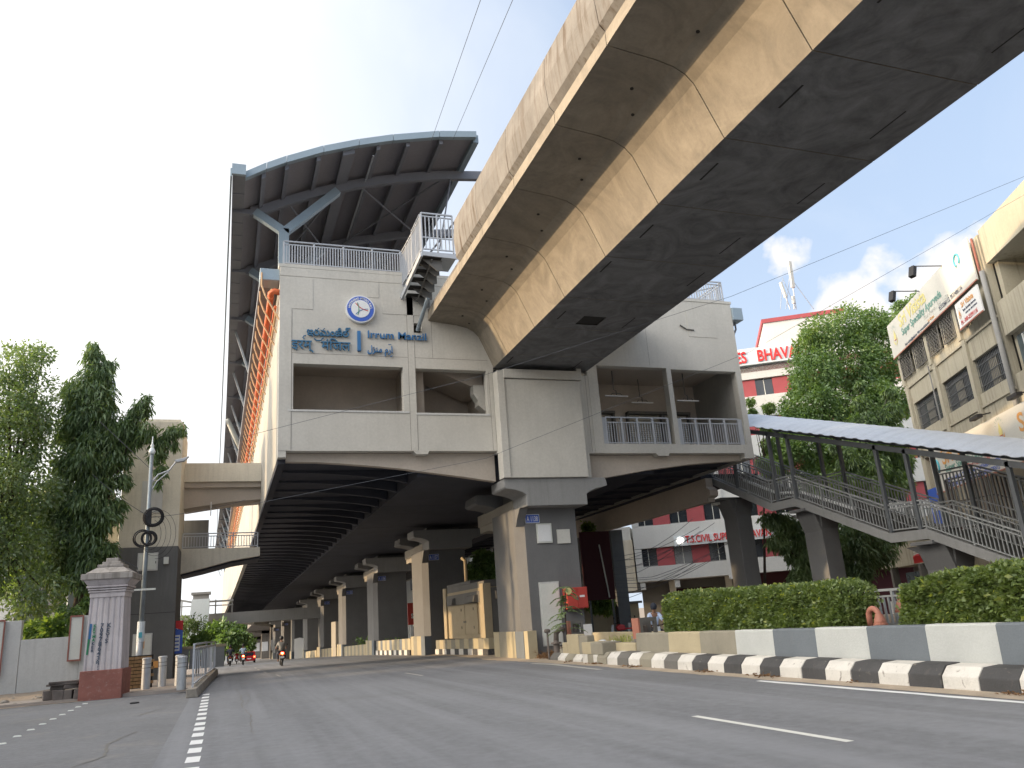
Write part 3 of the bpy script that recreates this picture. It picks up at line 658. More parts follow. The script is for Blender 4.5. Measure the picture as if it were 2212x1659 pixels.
MB().bar((19.7, 31.0, 15.95), (23.0, 31.0, 16.9), .06, .05).build('ladder_rail', 'rail_paint', ST)
for x in (15.6, 19.46):
    pp = [(x + .22, 30.78, 8.66), (x + 3.4, 30.78, 8.66)]
    t = railing('balcony_railing', ('panelled pale metal railing in the open bay between girder column and thin mullion' if x < 16 else 'panelled pale metal railing in the outermost right bay of the station'), 'railing', pp, 1.25, 'rail_paint', .13, .84, .1, .03, base=.08, bal_top=1.02)
    MB().box(x + .0, x + .2, 30.74, 30.84, 8.66, 9.9).build('end_plate', 'rail_paint', t)
    if x > 19: MB().box(22.85, 23.04, 30.72, 30.84, 8.66, 9.9).build('end_plate', 'rail_paint', t)

# ------------------------------------------------------------------ walkway steps beside the girder
WK = thing('walkway_stair', 'steel emergency walkway and steps with white caged rails beside the girder end', 'walkway', (7.6, 28.2, 15.6))
MB().box(7.0, 8.5, 27.9, 29.4, 15.78, 15.88).build('deck_plate', 'steel_grey', WK)
for i in range(6):
    y0 = 27.95 + i * .45; z = 15.72 - max(0, i - 1) * .17
    MB().box(7.0 - i * .02, 7.85, y0, y0 + .42, z - .05, z).build('tread', 'joint_dark', WK)
    if i % 1 == 0: MB().prism([(7.1, z - .06), (7.9, z - .06), (7.9, z - .5), (7.72, z - .55)], y0 + .2, y0 + .24, extr).build('bracket', 'kiosk_grey', WK)
MB().bar((7.0, 27.9, 15.75), (6.72, 30.55, 14.95), .09, .22).build('stringer', 'rail_paint', WK)
MB().bar((7.45, 28.0, 15.6), (7.35, 30.3, 14.8), .05, .06).build('beam', 'kiosk_grey', WK)
MB().bar((7.0, 27.92, 15.8), (8.5, 27.92, 15.75), .06, .18).build('beam', 'rail_paint', WK)
MB().tube([(7.35, 30.55, 13.5), (7.62, 29.6, 14.6)], .09, 8).build('drain_pipe', 'pole_blue', WK)
MB().box(7.1, 7.55, 30.85, 30.9, 13.42, 13.85).build('hole_lining', 'joint_dark', ST)
railing('cage_railing', 'white vertical bar cage across the walkway end facing the road', 'railing', [(7.05, 27.92, 15.9), (8.35, 27.92, 15.9)], 1.7, 'rail_paint', .15, .65, .06, .04, mid=.62)
railing('cage_railing', 'white vertical bar rail along the outer side of the walkway deck', 'railing', [(7.02, 27.98, 15.9), (6.95, 29.2, 15.75)], 1.65, 'rail_paint', .14, .6, .06, .035)
railing('cage_railing', 'short white rail stepping down from the walkway to the platform railing', 'railing', [(6.95, 29.25, 15.7), (6.85, 29.95, 15.55), (6.8, 30.6, 15.5)], 1.6, 'rail_paint', .09, .45, .06, .04)

# ------------------------------------------------------------------ logo and station name
LG = thing('logo_sign', 'round blue and white railway logo disc on the station wall', 'sign', (4.95, 30.5, 14.27))
def disc(r, y0, y1, m, name, par=LG, c=(4.95, 14.27), nn=48):
    mb = MB(); vs = [(c[0] + r * math.cos(2 * math.pi * i / nn), y, c[1] + r * math.sin(2 * math.pi * i / nn)) for y in (y0, y1) for i in range(nn)]
    mb.add(vs, [(i, (i + 1) % nn, (i + 1) % nn + nn, i + nn) for i in range(nn)] + [tuple(range(nn)), tuple(range(2 * nn - 1, nn - 1, -1))]); return mb.build(name, m, par)
disc(.60, 30.40, 30.585, 'white', 'rim'); disc(.55, 30.385, 30.42, 'sign_blue', 'ring').active_material = MATS['board_blue']
disc(.385, 30.372, 30.40, 'white', 'inner_disc')
s_ = 'HYDERABAD METRO RAIL'
for i, ch in enumerate(s_):
    if ch == ' ': continue
    a = R(180 - 6 - (i + .0) * (168 / (len(s_) - 1))); p = (4.95 + .415 * math.cos(a), 30.38, 14.27 + .415 * math.sin(a)); xd = (math.sin(a), 0, -math.cos(a)); zd = (math.cos(a), 0, math.sin(a))
    q = Vector(p) - Vector(xd) * .035
    text(ch, .125, 'white', LG, q, xd, zd, .004, 'letter', bold=.003)
def curve_strip(pts, wd, m, par, y):
    P = [Vector((a, b)) for a, b in pts]; Q = []
    for i in range(13):
        t = i / 12; Q.append((1 - t) ** 2 * P[0] + 2 * t * (1 - t) * P[1] + t * t * P[2])
    MB().tube([(4.95 + q.x, y, 14.27 + q.y) for q in Q], wd, 6).build('emblem_line', m, par)
curve_strip([(-.2, .24), (-.02, -.02), (.31, -.08)], .016, 'red_letter', LG, 30.37)
curve_strip([(-.13, .26), (-.02, .0), (-.12, -.28)], .016, 'green_paint', LG, 30.365)
curve_strip([(-.2, -.26), (.0, .0), (.31, .0)], .016, 'sign_blue', LG, 30.375)
NS = thing('station_name_sign', 'raised blue station name lettering in four scripts under the logo', 'sign', (4.9, 30.5, 12.9))
Yl = 30.53
def lt(body, x, z, size, fit, nm='lettering', sp=1.0, bold=.004): return text(body, size, 'letter_blue', NS, (x, Yl, z), (1, 0, 0), (0, 0, 1), .035, nm, bold=bold, space=sp, fit=fit)
lt('\u0c07\u0c30\u0c2e\u0c02\u0c1c\u0c3f\u0c32\u0c4d', 2.8, 13.06, .46, 1.74, 'telugu_lettering', 1.0, .008)
MB().tube([(3.1, Yl, 12.93), (3.2, Yl, 12.84), (3.36, Yl, 12.86), (3.46, Yl, 12.98)], .027, 6).build('telugu_lettering', 'letter_blue', NS)
lt('\u0907\u0930\u092e\u094d', 2.22, 12.47, .55, .86, 'hindi_lettering'); lt('\u092e\u0902\u093f\u091c\u0932', 3.38, 12.47, .55, 1.16, 'hindi_lettering')
MB().tube([(2.72, Yl, 12.88), (2.66, Yl, 12.95), (2.7, Yl, 13.02), (2.78, Yl, 13.03)], .025, 6).build('hindi_lettering', 'letter_blue', NS)
MB().box(4.82, 4.95, 30.46, 30.585, 12.47, 13.33).build('divider_bar', 'sign_blue', NS)
o_ = lt('Irrum Manzil', 5.22, 13.07, .45, 2.46, 'english_lettering', 1.0, .003); o_.data.materials[0] = MATS['sign_blue']
o_ = lt('\ufedd\ufeb0\ufee8\ufee3 \ufee1\u0631\u0627', 5.22, 12.45, .4, 1.03, 'urdu_lettering'); o_.data.materials[0] = MATS['sign_blue']
mb = MB().tube([(6.1, Yl, 12.83), (6.14, Yl, 12.8), (6.18, Yl, 12.83), (6.22, Yl, 12.8)], .015, 6); mb.tube([(6.16, Yl, 12.28), (6.25, Yl, 12.33)], .018, 6); mb.build('urdu_lettering', 'sign_blue', NS)
# ------------------------------------------------------------------ piers
def plate(body, x, y, z, wd, h, par, m='board_blue', tm='white'):
    b = MB().box(x, x + wd, y - .03, y, z, z + h).build('number_plate', m, par)
    MB().box(x - .02, x + wd + .02, y - .025, y + .002, z - .02, z + h + .02).build('plate_border', 'white', b)
    text(body, h * .95, tm, b, (x + wd * .07, y - .034, z + h * .16), extrude=.002, fit=wd * .84, bold=.004)
def pier(i, y, first=False):
    num = 1138 - i
    where = ['nearest, with the red cabinet', 'second from camera, behind the tan kiosk', 'third from camera, between red hoardings', 'fourth from the camera', 'fifth from the camera', 'sixth from the camera', 'seventh from the camera', 'eighth from the camera', 'ninth from the camera', 'tenth from the camera'][i]
    g = gz(y)
    t = thing('station_pier', 'grey painted pier under the station, ' + where, 'pier', bend(12.85, y, g), 'piers under the station')
    B = lambda mb: mb.map(lambda x, yy, z: (x + bend(0, y, 0)[0], yy + (y - 31), z))
    zt = 6.0 + bend(0, y, 0)[2]
    prof_ = [(11.68, 31.0), (14.03, 31.0), (14.03, 34.8), (11.68, 34.8), (11.38, 34.3), (11.38, 31.5)]
    B(MB().prism(prof_, g - .2, zt, lambda u, v, w: (u, v, w))).build('shaft', 'pier_paint', t, bevel=.015)
    dz = bend(0, y, 0)[2]; Z = lambda mb: mb.map(lambda x, yy, z: (x, yy, z + dz))
    yz = lambda u, v, w: (w, u, v)
    Z(B(MB().prism([(31.92, 6.44), (31.92, 5.9), (37.1, 5.9), (37.1, 6.44)], 11.56, 14.3, yz))).build('cap_beam', 'pier_lit_tan', t, bevel=.02)
    Z(B(MB().prism([(34.3, 5.9), (34.3, 5.2), (34.86, 5.42), (35.3, 5.56), (36.0, 5.62), (37.0, 5.6), (37.0, 5.9)], 11.62, 14.1, yz))).build('haunch', 'pier_lit_tan', t)
    Z(B(MB().prism([(31.02, 5.9), (31.02, 5.2), (30.8, 5.5), (30.45, 5.85), (30.3, 5.9)], 11.3, 11.66, yz))).build('haunch', 'pier_paint', t)
    Z(B(MB().prism([(10.64, 7.05), (15.2, 7.05), (15.27, 6.95), (15.3, 6.75), (14.75, 6.6), (14.3, 6.4), (11.57, 6.4), (11.4, 6.48), (11.1, 6.56), (10.7, 6.62), (10.58, 6.7)], 34.2, 35.9, extr))).build('crosshead', 'pier_paint', t, bevel=.025)
    pf = [(10.64, 7.09), (15.2, 7.09), (15.27, 6.98), (15.3, 6.75), (15.1, 6.69), (14.75, 6.62), (14.45, 6.5), (14.3, 6.4), (14.3, 5.95), (11.57, 5.95), (11.57, 6.42), (11.4, 6.52), (11.1, 6.62), (10.7, 6.68), (10.64, 6.75)]
    Z(B(MB().prism(pf, 30.2, 31.9, extr))).build('crosshead', 'cap_paint', t, bevel=.025)
    if i: Z(B(MB().box(11.9, 14.0, 31.95, 34.15, 6.45, 7.42))).build('bearing_block', 'pier_paint', t)
    else: B(MB().box(11.9, 14.0, 31.95, 34.15, 6.45, 7.42)).build('bearing_block', 'pier_paint', t)
    # painted plinth blocks
    for k, (a, b, m) in enumerate(((31.0, 32.0, 'barrier_grey'), (32.0, 33.1, 'barrier_cream'), (33.1, 34.1, 'barrier_tan'), (34.1, 34.85, 'barrier_cream'))):
        B(MB().box(11.28, 11.7, a, b - .01, g - .1, g + 1.05)).build('plinth_block', m if not first or k else 'barrier_grey', t)
    if first:
        B(MB().box(11.3, 11.68, 30.55, 30.99, g - .1, g + 1.06)).build('plinth_block', 'barrier_cream', t)
    x0 = 11.74 + bend(0, y, 0)[0]
    plate('A %d' % num if i < 3 else 'A%d' % num, x0, y - .0, 5.36 + dz, .6, .32, t)
    return t, g
for i in range(9):
    y = 31.0 + 17 * i
    t, g = pier(i, y, i == 0)
    if i == 0:
        P1 = t
        b = MB().box(12.18, 12.86, 30.93, 30.99, 4.5, 5.3).build('notice_frame', 'offwhite', t); MB().box(12.24, 12.8, 30.915, 30.93, 4.56, 5.24).build('notice_sheet', 'white', b)
        b = MB().box(13.1, 13.68, 30.93, 30.995, 4.45, 5.03).build('blank_board', 'banner_cream', t)
        b = MB().box(12.1, 12.98, 30.95, 30.998, .42, 2.92).build('steel_door', 'wall_white', t); MB().box(12.14, 12.94, 30.93, 30.95, .46, 2.86).build('door_leaf', 'offwhite', b)
CB = thing('fire_cabinet', 'red steel wall cabinet with handle on the nearest pier', 'cabinet', (13.6, 30.8, 1.8))
MB().box(13.12, 14.05, 30.55, 30.99, 1.78, 2.62).build('box', 'red_paint', CB, bevel=.015)
MB().box(13.15, 13.57, 30.53, 30.55, 1.82, 2.58).build('door', 'red_paint', CB); MB().box(13.59, 14.02, 30.53, 30.55, 1.82, 2.58).build('door', 'red_paint', CB)
MB().box(13.55, 13.6, 30.49, 30.53, 2.12, 2.25).build('handle', 'kiosk_grey', CB); MB().box(13.68, 13.9, 30.522, 30.53, 2.22, 2.3).build('label_plate', 'white', CB)
tag(MB().box(13.1, 13.95, 30.2, 30.26, .35, 1.15).build('leaning_board', 'white', bevel=.005), 'blank white board leaning on the pier below the red cabinet', 'board')

# side beam parallel to the line, carried on the stair columns
SB = thing('walkway_beam', 'long tan concrete beam under the right edge of the station', 'beam', (23.7, 36, 6.6))
MB().box(23.5, 23.9, 35.1, 52, 6.62, 7.85).build('beam', 'warm_paint', SB)
MB().box(23.36, 26.9, 35.3, 52, 7.86, 8.1).build('slab', 'deck_soffit', SB)
MB().prism([(35.1, 7.4), (34.8, 7.2), (34.8, 6.9), (35.1, 6.8)], 23.45, 23.95, lambda u, v, w: (w, u, v)).build('bearing_end', 'warm_paint', SB)
for y in (52,): tag(MB().box(23.4, 24.6, 51.2, 52.6, gz(52), 6.6).build('walkway_column', 'pier_paint'), 'dark square column under the far end of the tan walkway beam', 'column')
tag(MB().lathe([(.0, 0), (.3, .0), (.33, .12), (.2, .2)], (24.4, 35.6, 6.5), 16).build('ceiling_lamp', 'offwhite'), 'round white lamp fixed under the head of the covered stair', 'lamp')

# ------------------------------------------------------------------ covered stair on the right
SX0, SX1 = 24.0, 27.0
P = [(35.75, 8.1), (30.8, 5.86), (29.14, 5.85), (24.07, 3.69), (22.34, 3.65), (16.9, 1.25), (15.0, 1.2), (12.3, .0)]
CS = thing('covered_stair', 'grey concrete stair with metal railings and a pale corrugated canopy at the right', 'stair', (25.5, 24, 3.5))
def run(y0, z0, y1, z1, x0, x1, th, name, m, par=CS):
    return MB().add([(x0, y0, z0), (x1, y0, z0), (x1, y1, z1), (x0, y1, z1), (x0, y0, z0 - th), (x1, y0, z0 - th), (x1, y1, z1 - th), (x0, y1, z1 - th)],
             [(0, 1, 2, 3), (7, 6, 5, 4), (0, 3, 7, 4), (1, 5, 6, 2), (0, 4, 5, 1), (3, 2, 6, 7)]).build(name, m, par)
sideprof = P + [(y, z - .36) for y, z in P[::-1]]
for x in (SX0, SX1):
    mb = MB(); k = len(P)
    vs = [(x + dx, y, z) for dx in (0, .18) for y, z in sideprof]; n2 = len(sideprof)
    fs = []
    for i in range(k - 1):
        j = n2 - 1 - i
        fs += [(i, i + 1, j - 1, j), (n2 + i, n2 + j, n2 + j - 1, n2 + i + 1)]
    fs += [(i, (i + 1) % n2, (i + 1) % n2 + n2, i + n2) for i in range(n2)]
    mb.add(vs, fs).build('stringer', 'cap_paint', CS)
for (y0, z0), (y1, z1) in zip(P[:-1], P[1:]):
    run(y0, z0 - .12, y1, z1 - .12, SX0 + .18, SX1, .2, 'flight_slab' if abs(z0 - z1) > .2 else 'landing', 'cap_paint')
    if abs(z0 - z1) > .2:
        ns = round(abs(z0 - z1) / .165)
        for i in range(ns):
            f0, f1 = i / ns, (i + 1) / ns
            MB().box(SX0 + .19, SX1 - .01, y0 + (y1 - y0) * f1, y0 + (y1 - y0) * f0, z0 + (z1 - z0) * f1 - .11, z0 + (z1 - z0) * f1 + .04).build('step', 'kiosk_grey', CS)
# columns with flared heads
def stair_col(y, zt, lab, w=1.15):
    t = thing('stair_column', lab, 'column', (25.3, y, 0), 'columns under the covered stair')
    MB().prism([(24.6, -.1), (25.5, -.1), (25.5, zt - .9), (25.8, zt), (24.3, zt), (24.6, zt - .9)], y - w / 2, y + w / 2, extr).build('shaft', 'pier_paint', t, bevel=.03)
    MB().prism([(y - w / 2, zt - .8), (y - w / 2 - .15, zt), (y + w / 2 + .8, zt), (y + w / 2 + .25, zt - .25), (y + w / 2, zt - .8)], 24.62, 25.48, lambda u, v, w_: (w_, u, v)).build('head', 'pier_paint', t, bevel=.03)
    MB().box(23.9, 27.1, y - .5, y + .5, zt, zt + .12).build('bearing', 'pier_paint', t)
stair_col(35.0, 6.62, 'tall dark column at the stair head, left of the three'); stair_col(29.0, 5.2, 'middle column under the first stair landing'); stair_col(22.6, 3.1, 'short column under the second stair landing at right', 1.3)
# canopy: curved corrugated sheets, each sheet a part
def czl(y): return 9.72 + (y - 31.36) * .325 + (.02 if y < 18 else 0)
ncs = 34; y = 33.4; sheetw = .62
for i in range(34):
    ya, yb = y - sheetw * i, y - sheetw * (i + 1)
    mb = MB(); xs = np.linspace(-.3, 3.5, 9); sub = 5; vs = []
    for j in range(sub + 1):
        yy = ya + (yb - ya) * j / sub; rip = .035 * (1 if j in (1, 2) else 0)
        for x in xs:
            arch = .48 * (1 - ((x - 1.75) / 2.05) ** 2)
            vs.append((SX0 + x, yy, czl(yy) + arch - 0.0 + rip))
    nx = len(xs); mb.add(vs, [(j * nx + a, j * nx + a + 1, (j + 1) * nx + a + 1, (j + 1) * nx + a) for j in range(sub) for a in range(nx - 1)])
    o = mb.build('canopy_sheet', 'sheet_roof', CS)
    md = o.modifiers.new('s', 'SOLIDIFY'); md.thickness = .02
for x in (SX0 + .05, SX1 - .05):
    MB().bar((x, 33.4, czl(33.4) - .28), (x, 12.4, czl(12.4) - .28), .1, .2).build('canopy_beam', 'post_grey', CS)
py_ = [(33.2, 7.0), (30.3, 5.86), (29.0, 5.8), (24.0, 3.7), (22.6, 3.66), (18.6, 2.0), (15.2, 1.2)]
for y, z in py_:
    for x in (SX0 + .07, SX1 - .05):
        MB().bar((x, y, z), (x, y, czl(y) - .2), .14, .14).build('canopy_post', 'post_grey', CS)
    pts = [(SX0 - .2 + 3.6 * k / 8, y, czl(y) + .48 * (1 - ((-.2 + 3.6 * k / 8 - 1.75) / 2.05) ** 2) - .06) for k in range(9)]
    MB().tube(pts, .05, 6).build('canopy_rib', 'post_grey', CS)
# railings of the stair: near, middle and tall far side
def stair_rail(x, label, h, m, gap, zoff=0, **kw):
    pts = [(x, y, z + zoff) for y, z in P[:-1]]
    return railing('stair_railing', label, 'railing', pts, h, m, gap, 1.7, .06, .032, group='railings of the covered stair', **kw)
stair_rail(SX0 + .08, 'near side metal railing of the covered stair along the concrete stringer', 1.05, 'dark_rail', .16)
stair_rail(25.6, 'middle handrail line dividing the covered stair', 1.0, 'dark_rail', .3)
t = railing('stair_railing', 'tall pale bar screen beside the lower flight and second landing', 'railing', [(SX1, 24.1, 3.7), (SX1, 22.4, 3.66), (SX1, 16.9, 1.3), (SX1, 15, 1.2)], 2.35, 'dark_rail', .17, 1.8, .07, .04, group='railings of the covered stair', mid=1.0)
railing('stair_railing', 'far side railing on the upper flights of the covered stair', 'railing', [(SX1, 35.5, 8.0), (SX1, 30.8, 5.86), (SX1, 29.14, 5.85), (SX1, 24.2, 3.75)], 1.2, 'dark_rail', .18, 1.8, .06, .03, group='railings of the covered stair')
railing('stair_railing', 'dark brown railing of the opposite stair behind the lower flight', 'railing', [(30.2, 26.5, 4.2), (30.2, 24.2, 4.2), (30.2, 18.0, 1.5)], 1.9, 'brown_steel', .22, 1.8, .08, .05, group='railings of the covered stair', mid=.9)
MB().tube([(SX0 + .35, 33, 7.35), (SX0 + .35, 30.6, 6.3), (SX0 + .35, 29, 6.1), (SX0 + .35, 26, 4.9)], .07, 8).build('white_pipe', 'white', CS)
RS = thing('opposite_stair', 'second lower stair flight behind the covered stair', 'stair', (30, 22, 2))
for k in range(16): MB().box(28.2, 30.1, 24.2 - k * .39 - .39, 24.2 - k * .39, 4.1 - k * .165 - .3, 4.1 - k * .165 - .165).build('step', 'kiosk_grey', RS)
MB().box(28.2, 30.1, 24.2, 26.5, 3.9, 4.1).build('landing', 'cap_paint', RS)
for y in (25.8, 19.5): MB().box(28.7, 29.3, y - .3, y + .3, -.1, 4.0 if y > 22 else 1.9).build('leg', 'pier_paint', RS)

# ------------------------------------------------------------------ median: barrier, kerb stones, low walls
BR = thing('median_barrier', 'long concrete median barrier painted in grey, white and sun-tinted tan blocks', 'barrier', (12.1, 12, 0))
ybar = [22.75, 20.8, 19.15, 17.52, 16.03, 14.58, 13.07, 11.62, 10.17, 8.7, 7.2, 5.7, 4.2, 2.7, 1.2, -.3]
mats_b = ['barrier_tan', 'barrier_cream', 'barrier_tan'] + ['barrier_white', 'barrier_grey'] * 8  # tan and cream far panels carry the low sun's warmth in their colour
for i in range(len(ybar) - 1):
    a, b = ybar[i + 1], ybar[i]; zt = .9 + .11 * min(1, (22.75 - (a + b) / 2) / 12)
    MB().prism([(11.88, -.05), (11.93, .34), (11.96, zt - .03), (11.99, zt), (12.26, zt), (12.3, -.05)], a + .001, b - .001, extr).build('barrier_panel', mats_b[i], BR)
t = thing('low_median_wall', 'low cracked tan and grey wall section between barrier and the junction box', 'wall', (12, 24.2, 0))
for a, b, m in ((22.76, 24.1, 'barrier_cream'),):
    MB().box(11.9, 12.2, a, b, -.05, .62).build('wall_block', m, t, bevel=.015)
t2 = thing('kerb_pier_block', 'projecting tan and grey painted wall block with broken top before the rubble', 'wall', (11.6, 25, 0))
for a, b, m in ((24.1, 25.0, 'barrier_tan'), (25.0, 25.7, 'barrier_cream')):
    MB().box(11.42, 12.1, a + .004, b, .29, .66).build('wall_block', m, t2, bevel=.02)
for a, b, m in ((24.1, 24.5, 'barrier_tan'), (24.5, 24.85, 'white_block'), (24.85, 25.3, 'barrier_tan'), (25.3, 25.7, 'white_block')):
    MB().box(11.41, 12.1, a + .004, b, -.05, .285).build('base_block', m, t2, bevel=.015)
t3 = thing('broken_wall', 'broken stepped tan wall with a vertical crack in front of the pier', 'wall', (11.6, 27.2, 0))
for a, b, z, m in ((25.75, 26.5, .86, 'barrier_tan'), (26.52, 27.55, .9, 'barrier_cream'), (27.55, 28.0, .62, 'barrier_cream'), (28.0, 28.3, .4, 'barrier_tan')):
    MB().box(11.66, 11.95, a, b - .015, -.05, z).build('wall_block', m, t3, bevel=.03)
kk = None; i = 0
kp = [(11.38, -.05), (11.40, .22), (11.55, .37), (11.9, .39), (11.9, -.05)]
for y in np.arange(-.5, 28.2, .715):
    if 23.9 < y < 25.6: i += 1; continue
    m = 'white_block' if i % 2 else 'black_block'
    if y > 19 and m == 'black_block': m = 'barrier_tan' if i % 4 else 'kiosk_grey'  # farther black stones: sunlit tan put into the colour
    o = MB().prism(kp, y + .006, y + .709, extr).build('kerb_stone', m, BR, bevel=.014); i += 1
    o.location = o.location + Vector(((rnd.random() - .5) * .03, 0, (rnd.random() - .5) * .02))
    if y > 25.5: o.location = o.location + Vector((.08, 0, -.12))
# kiosk base wall and the chequered plinth walls between the piers
def plinth_run(x, y0, y1, h, label, n_, low=True):
    t = thing('plinth_wall', label, 'wall', bend(x, (y0 + y1) / 2, gz(y0)), 'painted plinth walls between the piers')
    ms = ['barrier_cream', 'barrier_tan', 'barrier_cream', 'barrier_grey']
    for i in range(n_):
        a, b = y0 + (y1 - y0) * i / n_, y0 + (y1 - y0) * (i + 1) / n_; g = gz((a + b) / 2)
        MB().box(x, x + .25, a + .004, b - .004, g + .3, g + h).map(lambda X_, Y_, Z_: (X_ + bend(0, Y_, 0)[0], Y_, Z_)).build('painted_panel', ms[i % 4 if h > .9 else i % 2], t)
        if low:
            MB().box(x - .06, x + .25, a + .004, b - .004, g - .1, g + .295).map(lambda X_, Y_, Z_: (X_ + bend(0, Y_, 0)[0], Y_, Z_)).build('base_block', 'white_block' if i % 2 else 'black_block', t)
        else: MB().box(x, x + .25, a + .004, b - .004, g - .1, g + .295).map(lambda X_, Y_, Z_: (X_ + bend(0, Y_, 0)[0], Y_, Z_)).build('base_block', ms[i % 2], t)
    return t
plinth_run(11.6, 36.6, 46.6, .78, 'grey and cream chequered wall around the kiosk base', 12)
plinth_run(11.35, 52.2, 64.3, 1.0, 'chequered wall between the second and third piers', 14)
plinth_run(11.35, 69.2, 81.5, .85, 'tan striped wall between the third and fourth piers', 12, False)
plinth_run(11.3, 86.2, 98.5, .85, 'tan striped wall between the fourth and fifth piers', 10, False)
plinth_run(11.3, 103, 115.5, .8, 'tan striped wall between the fifth and sixth piers', 8, False)
tag(MB().prism([(11.2, gz(92)), (12.4, gz(92)), (12.4, 1.4), (12.0, 1.4), (12.0, 2.4), (11.2, 2.4)], 86.3, 90, extr).map(lambda x, y, z: (x - .3, y, z)).build('stepped_wall', 'pier_lit_tan'), 'tall stepped tan wall standing against the fourth pier', 'wall')
tag(MB().prism([(0, 0), (1.5, 0), (1.5, 2.6), (.8, 2.75), (0, 2.6)], 118, 118.2, lambda u, v, w: (9.3 + u * .85, w, gz(118) + v)).build('white_hoarding', 'white'), 'plain white upright board standing at the road edge below the far piers', 'board')
# soil and rubble on the median top
sheet('median_soil', 12.0, 14.6, -6, 160, .12, 'ground_dirt', BX)
MB().box(11.95, 14.4, -2, 22.7, .1, .62).build('planter_soil', 'ground_dirt', kind='structure')
def rock(c, s, m='rubble'):
    mb = MB(); vs = []
    for zz, rr in ((0, 1), (.5, .9), (.9, .5)):
        for k in range(6): a = k * math.pi / 3 + rnd.random() * .5; q = rr * (.7 + .6 * rnd.random()); vs.append((c[0] + s * q * math.cos(a), c[1] + s * q * math.sin(a), c[2] + s * zz * (.7 + .3 * rnd.random())))
    mb.add(vs, [(k, (k + 1) % 6, (k + 1) % 6 + 6, k + 6) for k in range(6)] + [(k + 6, (k + 1) % 6 + 6, (k + 1) % 6 + 12, k + 12) for k in range(6)] + [tuple(range(12, 18)), tuple(range(5, -1, -1))])
    return mb
mb = MB()
for k in range(60): 
    s_ = .03 + .1 * rnd.random() ** 2; q = rock((12.2 + rnd.random() * 1.4, 24.2 + rnd.random() * 3.6, .3 + rnd.random() * .25), s_); mb.add(q.v, q.f)
mb.build('rubble', 'rubble', kind='stuff')
MB().box(12.0, 13.9, 22.8, 29.6, 0, .42).build('median_fill', 'ground_dirt', kind='structure')
for k, (x, y, s, l) in enumerate(((12.3, 25.9, .24, 'largest crumpled white sack on the rubble heap'), (12.4, 25.3, .18, 'small white sack beside the larger one on the rubble'))):
    o = rock((x, y, .52), s).build('plastic_sack', 'white', smooth=True); sb_ = o.modifiers.new('s', 'SUBSURF'); sb_.levels = sb_.render_levels = 2; tag(o, l, 'sack')
tag(MB().bar((12.3, 23.3, .45), (12.7, 24.2, .75), .3, .04).build('plank', 'barrier_tan'), 'tan plank lying slanted on the rubble by the junction box', 'plank')
tag(MB().box(13.9, 14.2, 23.2, 30.2, .3, .82).build('median_rear_wall', 'barrier_cream', bevel=.02), 'low stained cream wall behind the rubble on the median', 'wall')

def valve_box(x, y, z, label, s=1.0):
    t = thing('junction_box', label, 'junction box', (x, y, z), 'rusty open boxes on the median')
    MB().box(x - .03, x + .08, y - .02 * s, y + .2, z - .28, z).build('leg', 'kiosk_grey', t)
    MB().box(x - .0, x + .06, y - .12 * s, y + .32 * s, z, z + .62 * s).build('side_panel', 'vent_orange', t)
    f = wall_holes(x + .06, x + .66 * s, z, z + .62 * s, [(x + .16 * s, x + .56 * s, z + .12 * s, z + .5 * s)], y - .12 * s, y + .0 * s); f.build('front_frame', 'kiosk_grey', t)
    MB().box(x + .06, x + .66 * s, y + .28 * s, y + .32 * s, z, z + .62 * s).build('back_panel', 'kiosk_grey', t)
    MB().lathe([(.09 * s, 0), (.1 * s, .05), (.09 * s, .3), (.05 * s, .34)], (x + .36 * s, y + .14, z + .06), 12).build('valve', 'stone', t)
valve_box(12.15, 23.0, .72, 'open rusty box with orange side at the barrier end'); valve_box(12.15, 28.4, .82, 'smaller rusty open box with orange side behind the broken wall plant', .85)
HY = thing('fire_hydrant', 'old dark hydrant standpipe with flange at the foot of the nearest pier', 'hydrant', (11.75, 28.75, 0))
MB().lathe([(.12, 0), (.12, .55), (.2, .57), (.2, .62), (.1, .64), (.1, .7)], (11.75, 28.75, 0), 14).build('stem', 'stone', HY, smooth=False)
MB().tube([(11.75, 28.75, .66), (11.78, 28.75, .95), (11.95, 28.7, 1.1), (12.1, 28.65, 1.0)], .1, 10).build('elbow', 'stone', HY, smooth=True)
MB().tube([(11.48, 28.9, 0), (11.48, 28.9, 1.0)], .04, 8).lathe([(.09, 0), (.12, .04), (.12, .1), (.07, .14)], (11.48, 28.9, .98), 12).build('side_pipe', 'stone', HY)
def goose(x, y, z, label, s=1.0, flip=1):
    t = thing('vent_pipe', label, 'vent pipe', (x, y, z), 'orange gooseneck vents on the median')
    pts = [(x, y, z)] + [(x, y - flip * s * .2 * (1 - math.cos(a)), z + .26 * s + s * .22 * math.sin(a)) for a in np.linspace(0, math.pi, 9)] + [(x, y - flip * s * .4, z + .18 * s)]
    MB().tube(pts, .085 * s, 14).build('bent_pipe', 'vent_orange', t, smooth=True)
    MB().lathe([(.1 * s, .16), (.13 * s, .1), (.17 * s, .02), (.17 * s, -.02), (.2 * s, -.03), (.2 * s, -.08)], (x, y - flip * s * .4, z + .1 * s), 16).build('bell_mouth', 'vent_orange', t)
goose(12.9, 13.95, .95, 'orange gooseneck vent pipe in the gap between the two hedges', .72); goose(14.3, 14.1, 1.15, 'second orange gooseneck vent half hidden behind the nearer hedge', .8, -1)
railing('median_fence', 'pale metal railing beyond the gap between the hedges', 'railing', [(14.4, 11.2, .8), (14.4, 15.6, .8)], .85, 'dark_rail', .14, .95, .06, .04)

